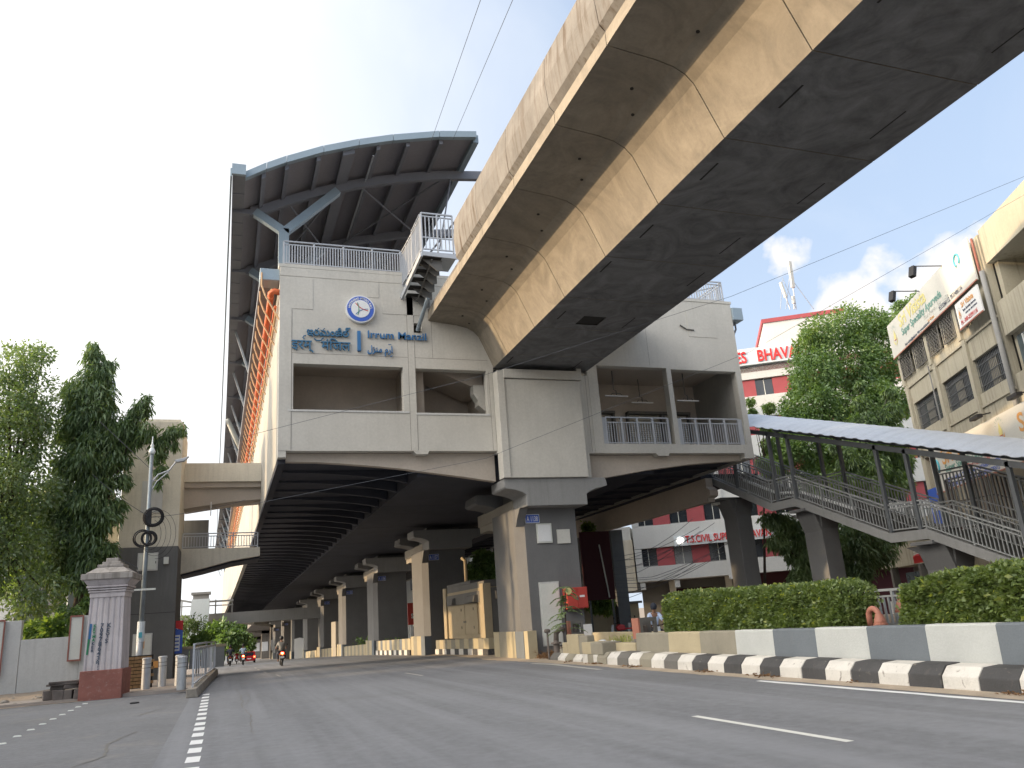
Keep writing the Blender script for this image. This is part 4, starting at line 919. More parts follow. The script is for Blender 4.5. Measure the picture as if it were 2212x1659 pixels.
# ------------------------------------------------------------------ kiosk between the first two piers
K = thing('power_kiosk', 'tan and grey equipment kiosk with hooded vents between the first two piers', 'kiosk', (12.8, 42, .75))
MB().box(12.0, 15.2, 38.15, 45.7, .7, 3.15).build('body', 'kiosk_tan', K)
MB().box(11.9, 12.3, 38.0, 38.6, .7, 3.32).build('corner_post', 'kiosk_tan', K); MB().box(11.9, 12.3, 45.2, 45.8, .7, 3.45).build('corner_post', 'kiosk_tan', K)
MB().box(12.2, 15.2, 38.05, 38.15, .72, 3.1).build('end_panel', 'kiosk_grey', K)
MB().box(12.0, 15.3, 38.1, 45.6, 3.15, 3.45).build('roof_slab', 'kiosk_grey', K); MB().box(12.0, 14, 40.5, 45.2, 3.46, 3.6).build('roof_slab', 'kiosk_grey', K)
MB().box(11.92, 12.0, 38.65, 45.1, 2.45, 3.0).build('band', 'kiosk_grey', K)
for a, b in ((39.3, 41.5), (41.56, 43.9)):
    d = MB().box(11.93, 12.0, a, b, .95, 2.4).build('door', 'kiosk_tan', K)
    MB().box(11.9, 11.93, b - .15 if a < 40 else a + .1, b - .05 if a < 40 else a + .2, 1.5, 1.6).build('handle', 'kiosk_grey', d)
    for z in (1.2, 2.1): MB().box(11.915, 11.935, a + .6, a + .66, z, z + .14).build('hinge', 'black', d)
for a in (39.0, 43.2):
    MB().prism([(12.0, 2.85), (11.75, 2.8), (11.68, 2.5), (12.0, 2.5)], a, a + 1.8 if a < 40 else a + .8, extr).build('vent_hood', 'kiosk_grey', K)
MB().prism([(38.05, 2.95), (37.8, 2.9), (37.72, 2.55), (38.05, 2.55)], 12.5, 14.8, lambda u, v, w: (w, u, v)).build('vent_hood', 'kiosk_grey', K)
d = MB().box(13.2, 13.22, 38.0, 38.05, .9, 2.4).build('door_gap', 'black', K); MB().box(13.25, 13.5, 37.98, 38.04, 1.62, 1.68).build('handle', 'black', K); MB().box(13.5, 13.8, 38.0, 38.05, 1.9, 2.35).build('window', 'black', K)
MB().tube([(13.0, 44.6, 3.4), (13.0, 44.6, 4.9), (13.0, 45.2, 5.1)], .1, 8).build('exhaust_pipe', 'kiosk_tan', K)

# red hoardings seen between the piers
def hoarding(px0, py0, px1, py1, Y, label, word=None, legs=True):
    a = at(px0, py0, 1, Y); b = at(px1, py1, 1, Y); t = thing('red_hoarding', label, 'hoarding', (a.x, Y, gz(Y)), 'red hoardings beyond the piers')
    MB().box(a.x, b.x, Y - .15, Y, b.z, a.z).build('panel', 'red_paint', t)
    for x in (a.x + .3, b.x - .3):
        if legs: MB().box(x - .1, x + .1, Y - .1, Y, gz(Y), b.z).build('leg', 'white', t)
    if word:
        text(word, (b.x - a.x) * .30, 'white', t, (a.x + .15 * (b.x - a.x), Y - .17, b.z + (a.z - b.z) * .3), extrude=.01, sx=.75, bold=.02)
        cx, cz = a.x + .5 * (b.x - a.x), b.z + .66 * (a.z - b.z)
        MB().tube([(cx + .28 * math.cos(q) * (1 - q / 16), Y - .18, cz + .28 * math.sin(q) * (1 - q / 16)) for q in np.linspace(0, 10, 26)], .045, 6).build('spiral_mark', 'white', t)
    return t
hoarding(880, 1303, 925, 1347, 75, 'red hoarding with a white spiral and lettering between the second and third piers', 'SABURI')
hoarding(788, 1330, 812, 1364, 95, 'smaller red hoarding on white legs between the third and fourth piers')
# ------------------------------------------------------------------ left: lift tower, link bridges, wing
TW = thing('lift_tower', 'cream and grey painted concrete access tower left of the station', 'tower', (-3.5, 44, 0))
MB().box(-4.85, -2.2, 42.1, 47.0, 6.1, 12.35).build('upper_shaft', 'plaster_cream', TW, bevel=.02)
MB().box(-4.87, -2.18, 42.08, 47.0, 0, 6.1).build('lower_shaft', 'tower_grey', TW, bevel=.02)
MB().box(-4.0, -2.35, 42.3, 46.8, 12.35, 12.5).build('roof_slab', 'plaster_cream', TW)
MB().box(-9.3, -4.85, 42.9, 43.0, 2.98, 3.0).build('seam', 'joint_dark', TW); MB().box(-4.87, -2.2, 42.075, 42.081, 3.0, 3.02).build('seam', 'joint_dark', TW)
b = MB().box(-3.95, -3.05, 42.0, 42.07, 4.98, 5.82).build('meter_cupboard', 'wall_white', TW); MB().box(-3.88, -3.52, 41.97, 42.0, 5.05, 5.75).box(-3.5, -3.12, 41.97, 42.0, 5.05, 5.75).build('door_leaf', 'offwhite', b); MB().box(-3.16, -3.13, 41.95, 41.975, 5.3, 5.42).build('latch', 'black', b)
MB().box(-2.8, -2.58, 41.9, 42.07, 5.26, 5.58).build('wall_lamp', 'offwhite', TW)
b = MB().box(-3.95, -3.12, 42.0, 42.07, .3, 2.12).build('steel_door', 'wall_white', TW); MB().box(-3.9, -3.17, 41.97, 42.0, .36, 2.06).build('door_leaf', 'offwhite', b); MB().box(-3.6, -3.44, 41.96, 41.972, 1.45, 1.8).build('sticker', 'orange_text', b)
MB().box(-3.04, -2.78, 42.03, 42.08, .56, .86).build('yellow_plate', 'orange_text', TW)
MB().box(-3.95, -3.0, 42.05, 42.09, 7.75, 9.3).build('pale_patch', 'wall_white', TW)
WG = thing('tower_wing', 'cream stair wing with sloping underside behind the drooping tree', 'building', (-7, 45, 3))
def A1(x, y): return (x / 2.37 * .553, (2000 + y / 2.37) * .553)
def poly_at(pts, Y, th, m, name, par):
    P_ = [at(*A1(*q), 1, Y) for q in pts]
    return MB().prism([(p.x, p.z) for p in P_], Y, Y + th, extr).build(name, m, par)
poly_at([(1112, -60), (1095, 300), (1010, 330), (880, 480), (660, 560), (610, 640), (640, 420), (840, 250), (900, 90), (900, -60)], 43.2, 3, 'plaster_cream', 'sloping_wall', WG)
poly_at([(1005, -60), (1005, -260), (700, -260), (640, 200), (840, 250), (900, 90)], 44.2, 3, 'warm_paint', 'rear_wall', WG)
MB().box(-9.2, -8.2, 44.0, 44.8, 0, 5.2).build('column', 'pole_blue', WG)
a = at(*A1(650, 560), 1, 43.3); b_ = at(*A1(770, 560), 1, 43.3); MB().box(a.x, b_.x, 43.3, 44.2, 0, a.z).build('column', 'pole_blue', WG)
a2 = at(*A1(1090, 330), 1, 45); MB().box(b_.x, -4.9, 45, 45.3, 0, a.z + .5).build('dark_recess', 'joint_dark', WG)
t = railing('wing_railing', 'cream stair railing on the tower wing seen between leaves', 'railing', [tuple(at(*A1(905, 235), 1, 43.1)), tuple(at(*A1(1000, 165), 1, 43.1))], 1.0, 'plaster_cream', .22, .5, .07, .03)
for y0, y1 in ((45.0, 47.5),):
    BU = thing('upper_link_bridge', 'upper pale enclosed bridge between the tower and the station side', 'bridge', (-.5, 46, 9))
    MB().box(-2.2, 1.72, 45.1, 45.3, 9.78, 10.8).build('parapet_wall', 'plaster_cream', BU, bevel=.01)
    MB().prism([(-2.2, 9.78), (-2.2, 8.4), (-1.2, 8.55), (.3, 8.75), (1.72, 8.85), (1.72, 9.78)], 45.55, 47.6, extr).build('haunched_beam', 'warm_paint', BU)
    MB().box(-2.2, 1.72, 45.3, 48.5, 9.5, 9.8).build('deck', 'warm_paint', BU)
    MB().box(-.85, -.8, 45.5, 45.55, 8.0, 8.75).build('drain_stub', 'white', BU)
    BL = thing('lower_link_bridge', 'lower open link bridge with railing between tower and station', 'bridge', (-.5, 46, 5.5))
    MB().prism([(-2.2, 6.25), (-2.2, 4.98), (-1.2, 5.2), (.3, 5.55), (1.72, 5.75), (1.72, 6.2)], 45.1, 45.5, extr).build('edge_beam', 'plaster_cream', BL)
    MB().prism([(-2.2, 6.0), (-2.2, 4.9), (-1.2, 5.1), (.3, 5.45), (1.72, 5.65), (1.72, 6.0)], 45.5, 48.2, extr).build('deck', 'deck_soffit', BL)
railing('bridge_railing', 'pale railing along the lower link bridge', 'railing', [(-2.15, 45.3, 6.25), (1.6, 45.3, 6.2)], .8, 'rail_paint', .14, 1.3, .06, .035)
b = tag(MB().box(-2.3, -.95, 47.9, 48.0, 6.3, 8.1).build('grey_screen', 'post_grey'), 'grey advertising screen back on the lower link bridge', 'screen'); b.active_material = MATS['cap_paint']
tag(MB().lathe([(.95, 0), (.95, 20.0), (.9, 20.15), (.7, 20.2)], (-8.7, 60, gz(60)), 28).build('water_tank_tower', 'tank_white', smooth=False), 'tall pale blue white cylinder standing behind the drooping tree', 'tower')
# poster on stand, fence behind bollards
PS = thing('red_blue_poster', 'upright red and blue poster board beside the tower foot', 'poster', (-1.85, 43, .1))
a = at(374, 1342, 1, 43); b_ = at(393, 1411, 1, 43)
MB().box(a.x, b_.x, 43, 43.05, b_.z, a.z).build('blue_board', 'board_blue', PS); MB().prism([(a.x, a.z + .01), (b_.x, a.z + .01), (b_.x, a.z - .45), (a.x, a.z - .28)], 42.97, 43, extr).build('red_head', 'red_letter', PS)
MB().box(a.x + .03, b_.x - .12, 42.975, 43, b_.z + .12, b_.z + .85).build('white_panel', 'white', PS); text('IKT', .3, 'white', PS, (a.x + .02, 42.985, b_.z + 1.12), sx=.8, bold=.01, extrude=.003)
for k in range(4): MB().box(a.x + .06, b_.x - .16, 42.97, 42.976, b_.z + .2 + k * .17, b_.z + .26 + k * .17).build('text_line', 'board_blue', PS)
MB().box(a.x + .2, a.x + .26, 43.01, 43.05, .1, b_.z).build('leg', 'post_grey', PS)
FN = thing('sheet_fence', 'low grey sheet fence behind the bollards with a tan top rail', 'fence', (-1.2, 44, .1))
for k in range(4): MB().box(-2.1 + k * .55, -1.57 + k * .55, 44, 44.05, .3, 1.25).build('panel', 'cap_paint', FN)
MB().box(-2.15, .15, 43.95, 44.05, 1.25, 1.38).build('top_rail', 'kiosk_tan', FN)
# far footbridge and its lift
FB = thing('far_footbridge', 'distant grey footbridge crossing to the station beyond the link bridges', 'bridge', (-1, 100, 4))
a = at(372, 1347, 1, 100); b_ = at(640, 1345, 1, 100)
MB().box(a.x - 3, 11, 100, 103, 3.1, 4.35).build('beam', 'cap_paint', FB)
c = at(380, 1290, 1, 100)
MB().bar((a.x - 3, 100, 6.9), (-3.3, 100, 5.7), .2, .2).bar((-3.3, 100, 5.7), (1.0, 100, 5.7), .2, .2).bar((a.x - 3, 100, 5.4), (1, 100, 5.2), .12, .12).build('frame', 'cap_paint', FB)
for x in (-6, -4.6, -3.2, -1, .8): MB().box(x, x + .14, 100, 100.1, 4.3, 5.9).build('upright', 'cap_paint', FB)
LT = thing('far_lift_shaft', 'white lift shaft with flat roof beside the distant footbridge', 'tower', (-2.5, 97, 2))
a = at(415, 1285, 1, 97); b_ = at(450, 1376, 1, 97)
MB().frustum(a.x - .35, b_.x - .1, 97, 99, b_.z, a.x, b_.x, 97, 99, a.z - .5).build('shaft', 'tank_white', LT); MB().box(a.x + .1, b_.x - .1, 97.1, 99, a.z - .5, a.z).build('neck', 'cap_paint', LT)
MB().box(a.x - .1, b_.x + .1, 96.9, 99.1, a.z, a.z + .25).build('roof', 'cap_paint', LT); MB().box(a.x, b_.x - .1, 97.3, 98.8, gz(97), b_.z).build('base', 'black', LT)

# ------------------------------------------------------------------ left wall, pillar, stones
WL = thing('compound_wall', 'whitewashed compound wall with orange framed panels left of the gate pillar', 'wall', (-8, 36, 0))
MB().box(-7.27, -5.24, 36, 36.3, 0, 2.14).build('wall_panel', 'wall_white', WL, bevel=.01); MB().box(-14, -7.28, 35.98, 36.3, 0, 2.86).build('wall_panel', 'wall_white', WL, bevel=.01)
MB().box(-5.23, -4.3, 35.98, 36.3, 0, 2.9).build('wall_panel', 'wall_white', WL, bevel=.01)
for x, z0 in ((-5.6, 1.22), (-8.25, .9)):
    p = MB().box(x, x + .42, 35.86, 35.99, z0, 2.92).build('framed_panel', 'offwhite', WL)
    MB().box(x - .03, x + .02, 35.83, 35.86, z0, 2.92).box(x + .4, x + .45, 35.83, 35.86, z0, 2.92).box(x + .02, x + .4, 35.83, 35.86, 2.86, 2.92).box(x + .02, x + .4, 35.83, 35.86, z0, z0 + .06).build('frame', 'pillar_red', p)
mb = MB(); 
xs = np.linspace(-14, -4.3, 40); 
for i in range(39):
    h0, h1 = [.12 + .22 * (.5 + .5 * mnoise.noise(Vector((x * .9, 0, 3)))) for x in (xs[i], xs[i + 1])]
    mb.quad((xs[i], 31.0 + .5 * mnoise.noise(Vector((xs[i], 1, 1))), .01), (xs[i + 1], 31.0 + .5 * mnoise.noise(Vector((xs[i + 1], 1, 1))), .01), (xs[i + 1], 36, h1), (xs[i], 36, h0))
mb.build('dirt_verge', 'ground_dirt', kind='structure')
mb = MB()
for k in range(120):
    x = -13 + 8.6 * rnd.random(); y = 31.4 + 4 * rnd.random(); q = rock((x, y, .02 + .03 * (y - 31)), .04 + .12 * rnd.random() ** 3); mb.add(q.v, q.f)
mb.build('verge_stones', 'rubble', kind='stuff')
GP = thing('gate_pillar', 'old fluted square stone gate pillar with stepped cap and red base', 'pillar', (-3.75, 31.6, 0))
cx, cyy = -3.75, 31.7
def sq(hw, z0, z1, m, name, hw2=None, bev=.02):
    h2 = hw2 if hw2 else hw
    return MB().frustum(cx - hw, cx + hw, cyy - hw, cyy + hw, z0, cx - h2, cx + h2, cyy - h2, cyy + h2, z1).rot(R(-6), (cx, cyy)).build(name, m, GP, bevel=bev)
sq(.66, -.05, .93, 'pillar_red', 'base')
# fluted shaft
mb = MB()
def fl(hw, z):
    pts = []
    for (dx, dy), (nx, ny) in (((1, 0), (0, -1)), ((0, 1), (1, 0)), ((-1, 0), (0, 1)), ((0, -1), (-1, 0))):
        nf = 6
        for k in range(nf * 4 + 1 if 0 else nf * 4):
            u = -hw + 2 * hw * k / (nf * 4); ph = k % 4; d = (0, .0, .035, .0)[ph] if .12 * hw < 1 else 0
            pts.append((cx + dx * u + nx * (hw - d), cyy + dy * u + ny * (hw - d), z))
    return pts
rings = [fl(.585, .93), fl(.56, 2.2), fl(.535, 3.3)]; nn = len(rings[0])
mb.add([p for r_ in rings for p in r_], [(r_ * nn + i, r_ * nn + (i + 1) % nn, (r_ + 1) * nn + (i + 1) % nn, (r_ + 1) * nn + i) for r_ in range(2) for i in range(nn)])
mb.rot(R(-6), (cx, cyy)).build('fluted_shaft', 'pillar_stone', GP)
sq(.56, 3.3, 3.47, 'pillar_stone', 'neck_band'); sq(.6, 3.47, 3.53, 'pillar_stone', 'moulding'); sq(.62, 3.55, 3.61, 'pillar_stone', 'moulding'); sq(.66, 3.63, 3.7, 'pillar_stone', 'moulding')
sq(.62, 3.7, 3.9, 'pillar_stone', 'cornice', .76); sq(.82, 3.9, 4.1, 'pillar_top', 'cap_slab'); sq(.72, 4.12, 4.33, 'pillar_top', 'cap_slope', .42); sq(.42, 4.33, 4.43, 'pillar_top', 'cap_step'); sq(.3, 4.43, 4.53, 'pillar_top', 'cap_step'); sq(.2, 4.53, 4.66, 'pillar_top', 'finial')
ca, sa = math.cos(R(-6)), math.sin(R(-6))
def onp(u, z): return (cx + u * ca + .578 * sa * 1 , cyy + u * sa - .578 * ca, z)
for i, ch in enumerate('7097864382'): text(ch, .2, 'dark_text', GP, Vector(onp(-.14 - .008 * i, 2.3 - i * .15)), (ca, sa, 0), (0, 0, 1), .003, 'painted_digit', bold=.006)
for i, ch in enumerate('KEYS'): text(ch, .2, 'dark_text', GP, Vector(onp(.06 - .01 * i, 2.3 - i * .17)), (ca, sa, 0), (0, 0, 1), .003, 'painted_letter', bold=.006)
for i, ch in enumerate('KEYMAKER'): text(ch, .13, 'green_paint' if i < 5 else 'dark_text', GP, Vector(onp(-.36 - .004 * i, 2.33 - i * .115)), (ca, sa, 0), (0, 0, 1), .003, 'painted_letter', bold=.006)
MB().bar(onp(-.46, 1.95), onp(-.44, 2.45), .07, .01, (0, 0, 1)).build('paint_stripe', 'sign_blue', GP); MB().bar(onp(-.5, 1.45), onp(-.47, 1.95), .06, .01).build('paint_stripe', 'green_paint', GP)
SP = thing('stone_pile', 'pile of flat broken stone slabs leaning against the red pillar base', 'stones', (-4.9, 31.6, 0))
for (x, y, z, a, b, h, rz_) in ((-4.85, 31.6, .62, .55, .35, .05, 8), (-4.95, 31.55, .55, .48, .3, .06, -6), (-4.7, 31.5, .42, .28, .22, .12, 14), (-5.05, 31.6, .4, .3, .2, .13, -10), (-5.1, 31.4, .08, .16, .2, .32, 4), (-4.78, 31.4, .08, .14, .2, .3, -5), (-4.5, 31.35, .08, .14, .18, .32, 6), (-5.35, 31.7, .1, .25, .25, .3, 12)):
    mb = MB().box(x - a, x + a, y - b, y + b, z, z + h); mb.v = [(v[0] + (rnd.random() - .5) * .06, v[1] + (rnd.random() - .5) * .06, v[2] + (rnd.random() - .5) * .03) for v in mb.v]
    mb.rot(R(rz_), (x, y)).build('slab', 'stone', SP, bevel=.02)
WF = thing('woven_fence', 'brown woven wattle fence panel between the gate pillar and tower', 'fence', (-3, 34, .1))
for r_ in range(9):
    for c_ in range(5):
        x = -3.5 + c_ * .2 + (r_ % 2) * .1; MB().box(x, x + .19, 34 - .02 * ((r_ + c_) % 2), 34.04, .12 + r_ * .125, .12 + r_ * .125 + .1).build('woven_strip', 'wattle', WF)
MB().box(-3.55, -2.45, 34.05, 34.08, .1, 1.26).build('backing', 'joint_dark', WF)

# ------------------------------------------------------------------ pole, bollards, kerb railing
PL = thing('utility_pole', 'steel utility pole with street lamp arm, white finial and cable coils', 'pole', (-3.0, 34.8, .1))
tp = Vector((-2.98, 34.8, 9.1))
MB().tube([(-3.03, 34.8, .1), (-3.0, 34.8, 2.3)], .13, 12).build('lower_tube', 'galvanised', PL, smooth=True); MB().tube([(-3.0, 34.8, 2.3), (-2.98, 34.8, 5.2), tp], .095, 12, r1=.075).build('upper_tube', 'pole_blue', PL, smooth=True)
MB().lathe([(.19, 0), (.19, .06), (.14, .08)], (-3.03, 34.8, .1), 14).build('base_plate', 'stone', PL)
MB().lathe([(.1, 0), (.13, .08), (.13, .14), (.09, .22), (.05, .3), (.08, .36), (.03, .45), (.015, .75)], tp, 12).build('finial', 'tank_white', PL, smooth=True)
MB().tube([(-2.95, 34.8, 7.9), (-2.7, 34.8, 8.25), (-2.3, 34.8, 8.42), (-2.0, 34.8, 8.85)], .035, 8).tube([(-2.95, 34.8, 7.5), (-2.75, 34.8, 7.95), (-2.3, 34.8, 8.38)], .025, 8).build('lamp_arm', 'steel_grey', PL)
MB().prism([(-2.12, 8.83), (-1.75, 8.93), (-1.55, 9.0), (-1.72, 8.8), (-2.0, 8.74)], 34.68, 34.92, extr).build('lamp_head', 'steel_grey', PL, bevel=.015)
MB().tube([(-3.0, 34.8, 1.75), (-3.0, 34.8, 2.5)], .14, 12).build('poster_wrap', 'tank_white', PL); MB().box(-3.06, -2.94, 34.64, 34.67, 1.9, 2.1).build('poster_patch', 'cyan_text', PL)
MB().box(-3.55, -2.55, 34.62, 34.68, 3.66, 3.73).build('cross_bar', 'offwhite', PL)
MB().box(-3.06, -2.84, 34.6, 34.7, 6.2, 6.8).build('cable_reel_box', 'black', PL)
for (x, z, r_, k, l) in ((-2.78, 6.5, .36, 9, 'upper thick coil of black cable on the utility pole'), (-3.12, 5.68, .34, 3, 'thin loose loop of black cable left of the pole below the upper coil'), (-2.9, 5.65, .27, 9, 'lower thick coil of black cable on the utility pole')):
    C_ = MB()
    for j in range(k):
        rr = r_ * (.82 + .26 * j / k); y = 34.6 + rnd.random() * .08; ox, oz = (rnd.random() - .5) * .04, (rnd.random() - .5) * .04
        C_.tube([(x + ox + rr * math.cos(q), y, z + oz + rr * math.sin(q)) for q in np.linspace(0, 2 * math.pi, 25)], .022, 5)
    tag(C_.build('cable_coil', 'cable'), l, 'cable coil')
C_ = MB()
for j in range(4):
    rr = .5 + .1 * j; C_.tube([(-2.85 + rr * math.cos(q) * .8 + .1 * j, 34.55, 5.8 + rr * 1.2 * math.sin(q)) for q in np.linspace(-2.6 + j * .3, 1.2 + j * .5, 20)], .009, 4)
tag(C_.build('loose_cables', 'cable'), 'thin loose black cable loops hanging round the utility pole', 'cable')
bol = None
for i, (px, pb, l) in enumerate(((314, 1489, 'right beside the utility pole'), (349, 1483, 'alone in the middle, in front of the yellow plate'), (386, 1481, 'half hidden behind the bollard nearest the kerb railing'), (391, 1490, 'nearest the kerb railing, in front of another'))):
    p = at(px, pb, 2, .1)
    if bol is None:
        bol = thing('bollard', '', 'bollard', (0, 0, 0), 'steel bollards at the footpath entrance')
        MB().lathe([(.15, 0), (.15, 1.0), (.14, 1.02)], (0, 0, 0), 18).build('tube', 'galvanised', bol, smooth=False)
        for z in (.72, .85): MB().lathe([(.153, 0), (.158, .01), (.153, .02)], (0, 0, z), 18).build('groove_ring', 'kiosk_grey', bol)
        MB().lathe([(.162, 0), (.168, .05), (.13, .08)], (0, 0, 1.0), 18).build('cap', 'galvanised', bol)
        o = bol
    else: o = copy_tree(bol)
    o.location = (p.x, p.y, .1); o['label'] = 'silver steel bollard ' + l
railing('kerb_railing', 'silver railing on the kerb beside the bollards', 'railing', [(-.86, 28.2, .24), (-.62, 35.5, .24), (-.35, 43.0, .2)], 1.3, 'rail_paint', 1.0, 5.0, .06, .022)
KR = thing('kerb_plinth', 'worn concrete kerb plinth under the silver railing', 'kerb', (-.6, 34, 0))
ykb = np.linspace(27.4, 43, 21)
for a, b_ in zip(ykb[:-1], ykb[1:]):
    f = lambda y: -.86 + .5 * (y - 27.4) / 15.6
    MB().add([(f(a) - .16, a + .01, 0), (f(a) + .2, a + .01, 0), (f(b_) + .2, b_ - .01, 0), (f(b_) - .16, b_ - .01, 0), (f(a) - .16, a + .01, .26), (f(a) + .14, a + .01, .26), (f(b_) + .14, b_ - .01, .26), (f(b_) - .16, b_ - .01, .26)],
             [(0, 3, 2, 1), (4, 5, 6, 7), (0, 1, 5, 4), (1, 2, 6, 5), (2, 3, 7, 6), (3, 0, 4, 7)]).build('kerb_block', 'rubble', KR, bevel=.025)

# ------------------------------------------------------------------ office building behind the station (its own axes: s along, t back)
class Frame:
    def __init__(s, O, e, flip=1): s.O = Vector((*O, 0)); s.e = Vector((*e, 0)).normalized(); s.n = Vector((-s.e.y, s.e.x, 0)) * flip
    def __call__(s, a, t, z): return tuple(s.O + s.e * a + s.n * t + Vector((0, 0, z)))
def fb(fr, s0, s1, t0, t1, z0, z1, name, m, par, bevel=0): return MB().box(s0, s1, t0, t1, z0, z1).map(fr).build(name, m, par, bevel=bevel)
O1 = Frame((31.5, 57), (.844, -.536))
OF = thing('office_building', 'white office block with red panelled window bands and red roof edge', 'building', (36, 56, 0))
gO = gz(57)
fb(O1, -.75, 26, .9, 14, 3.5, 21.3, 'core', 'office_white', OF)
fb(O1, -.75, 26, .0, .9, 3.5, 4.62, 'spandrel', 'office_white', OF, .02)
for k in range(5):
    z0 = 4.64 + 3.2 * k; z1 = z0 + 1.4
    fb(O1, -.75, 26, .0, .9, z1 + .02, z1 + 1.8 - .02, 'spandrel', 'office_white', OF, .02)
    fb(O1, -.75, -.2, .0, .85, z0, z1, 'corner_column', 'office_white', OF)
    s = -.38
    for j in range(10):
        w_ = fb(O1, s, s + 1.35, .35, .45, z0, z1, 'window', 'dark_glass', OF)
        fb(O1, s + .65, s + .7, .3, .35, z0 + .02, z1 - .02, 'mullion', 'offwhite', w_); fb(O1, s, s + 1.35, .3, .349, z0, z0 + .06, 'frame', 'cap_paint', w_)
        fb(O1, s + 1.36, s + 2.72, .18, .45, z0 + .005, z1 - .005, 'red_panel', 'office_red', OF); s += 2.74
fb(O1, 6.28, 6.62, -.12, .0, 3.2, 19, 'rib_column', 'office_white', OF)
for s in (-.6, 2.1, 11.2, 15): fb(O1, s, s + .4, .1, .6, 2.9, 3.48, 'stub', 'office_white', OF)
for s in (1.6, 6.0, 10.5, 15, 20): fb(O1, s, s + .5, 1.5, 2, gO, 3.5, 'column', 'plaster_cream', OF)
fb(O1, -.7, 26, 2.6, 3.0, gO, 3.5, 'ground_floor_wall', 'kiosk_grey', OF); fb(O1, 8, 26, 1.2, 2.58, gO, 3.49, 'ground_floor_wall', 'maroon', OF); fb(O1, 1.5, 5.0, 2.5, 2.6, .2, 2.8, 'doorway', 'maroon', OF)
fb(O1, 9.0, 26, .0, 1, 20.0 - .55, 20.0 - .05, 'fascia_band', 'office_red', OF)
fb(O1, 12.14, 18.5, 1.2, 13.5, 21.3, 23.9, 'roof_room', 'office_white', OF); fb(O1, 12.0, 18.65, 1.1, 13.6, 23.9, 24.25, 'red_coping', 'office_red', OF)
fb(O1, -.75, 26, -.05, .15, 21.28, 21.5, 'parapet_cap', 'office_white', OF)
fb(O1, -3.6, -.9, .6, 1.0, 2.9, 6.9, 'side_panel', 'plaster_cream', OF); fb(O1, -3.6, -1.0, 1.0, 12, 2.9, 8, 'side_block', 'office_white', OF)
SG = thing('office_sign', 'lower white signboard with red raised letters on the office block', 'sign', O1(6, -.3, 6.4))
fb(O1, 2.45, 9.8, -.28, -.05, 6.02, 6.82, 'board', 'tank_white', SG)
text('T.S.CIVIL SUPPLIES BHAVAN', .78, 'red_letter', SG, O1(3.35, -.31, 6.2), tuple(O1.e), (0, 0, 1), .04, bold=.012, fit=6.5)
MB().lathe([(.0, 0), (.3, 0), (.3, .05)], (0, 0, 0), 20).map(lambda x, y, z: O1(2.95 + x, -.3 - z, 6.42 + y)).build('white_roundel', 'lamp_white', SG)
SG2 = thing('office_roof_sign', 'upper pale signboard with large red letters on the office block roof', 'sign', O1(12, -.3, 20.6))
fb(O1, 2.0, 15.8, -.35, -.1, 20.0, 21.3, 'board', 'tank_white', SG2)
text('ES', 1.35, 'red_letter', SG2, O1(9.25, -.38, 20.2), tuple(O1.e), (0, 0, 1), .06, sx=.72, bold=.025)
text('BHAVAN', 1.35, 'red_letter', SG2, O1(11.0, -.38, 20.2), tuple(O1.e), (0, 0, 1), .06, sx=.72, bold=.025)
for o in list(SG2.children):
    pass
# masts
def mast(px, py0, py1, s, label, wpx):
    t = thing('antenna', label, 'antenna', (0, 0, 0), 'phone antennas on the office roof')
    pb, pt = [at(px_, py_, 1, 52) for px_, py_ in ((px[0], py0), (px[1], py1))]; t.location = pb
    MB().tube([pb, pb.lerp(pt, .55)], .05, 6).build('mast', 'steel_grey', t); MB().bar(pb.lerp(pt, .45), pt, .28 * wpx, .2).build('antenna_panel', 'banner_cream' if wpx > .9 else 'offwhite', t)
    return t
mast((1720, 1705), 668, 565, 0, 'tallest cream panel antenna on the office roof', 1.1); mast((1707, 1686), 668, 610, 0, 'shorter grey panel antenna left of the tall cream one', .8)
mast((1716, 1713), 668, 640, 0, 'small white box antenna low between the two taller ones', .7)
mb = MB()
for a, b_ in (((1708, 600), (1758, 668)), ((1706, 590), (1698, 668)), ((1690, 605), (1686, 668)), ((1690, 600), (1720, 668))): mb.tube([at(*a, 1, 52), at(*b_, 1, 52)], .025, 4)
tag(mb.build('mast_stays', 'steel_grey'), 'thin grey stay rods of the roof antennas', 'stay rods')

# ------------------------------------------------------------------ old cream building with hoardings at the right
e2 = (-.47, -.88); V = Frame((36 - .47 * 3.7, 34.5 - .88 * 3.7), e2, 1)   # s from far corner; t>0 into the building
VB = thing('clinic_building', 'weathered cream four storey building with barred windows at the right edge', 'building', (33, 28, 0))
V_t = V(0, 1, 0)
L0, L1 = 0.0, 11.45
def vholes(): 
    w1 = [(.45, 2.0), (2.5, 3.95), (4.5, 5.95), (6.35, 7.7), (8.15, 9.2)]
    w2 = [(.75, 4.3), (4.75, 7.85), (8.35, 11.35)]
    return [(a, b_, 12.3, 13.45) for a, b_ in w1] + [(a, b_, 9.35, 10.85) for a, b_ in w2]
wall_holes(L0, L1, 8.1, 15.4, vholes(), 0, .3).map(V).build('front_wall', 'old_cream', VB)
fb(V, 0, L1, .31, .5, 8.1, 15.3, 'inner_wall', 'joint_dark', VB)
fb(V, 0, .3, .3, 12, 0, 15.4, 'side_wall', 'old_cream', VB); fb(V, .3, 24, .6, 12, 15.0, 15.3, 'roof_slab', 'old_cream', VB); fb(V, 0, 24, 1.2, 1.5, 0, 8.1, 'lower_wall', 'old_cream', VB); fb(V, 0, 24, 0, 1.5, 8.0, 8.1, 'slab', 'old_cream', VB)
for s in (.3, 4.4, 8.0): fb(V, s, s + .32, -.13, 0, 8.1, 11.9, 'pilaster', 'old_cream', VB)
for s in (.1, 4.1, 7.8): fb(V, s, s + .3, -.13, 0, 11.95, 13.5, 'pilaster', 'old_cream', VB)
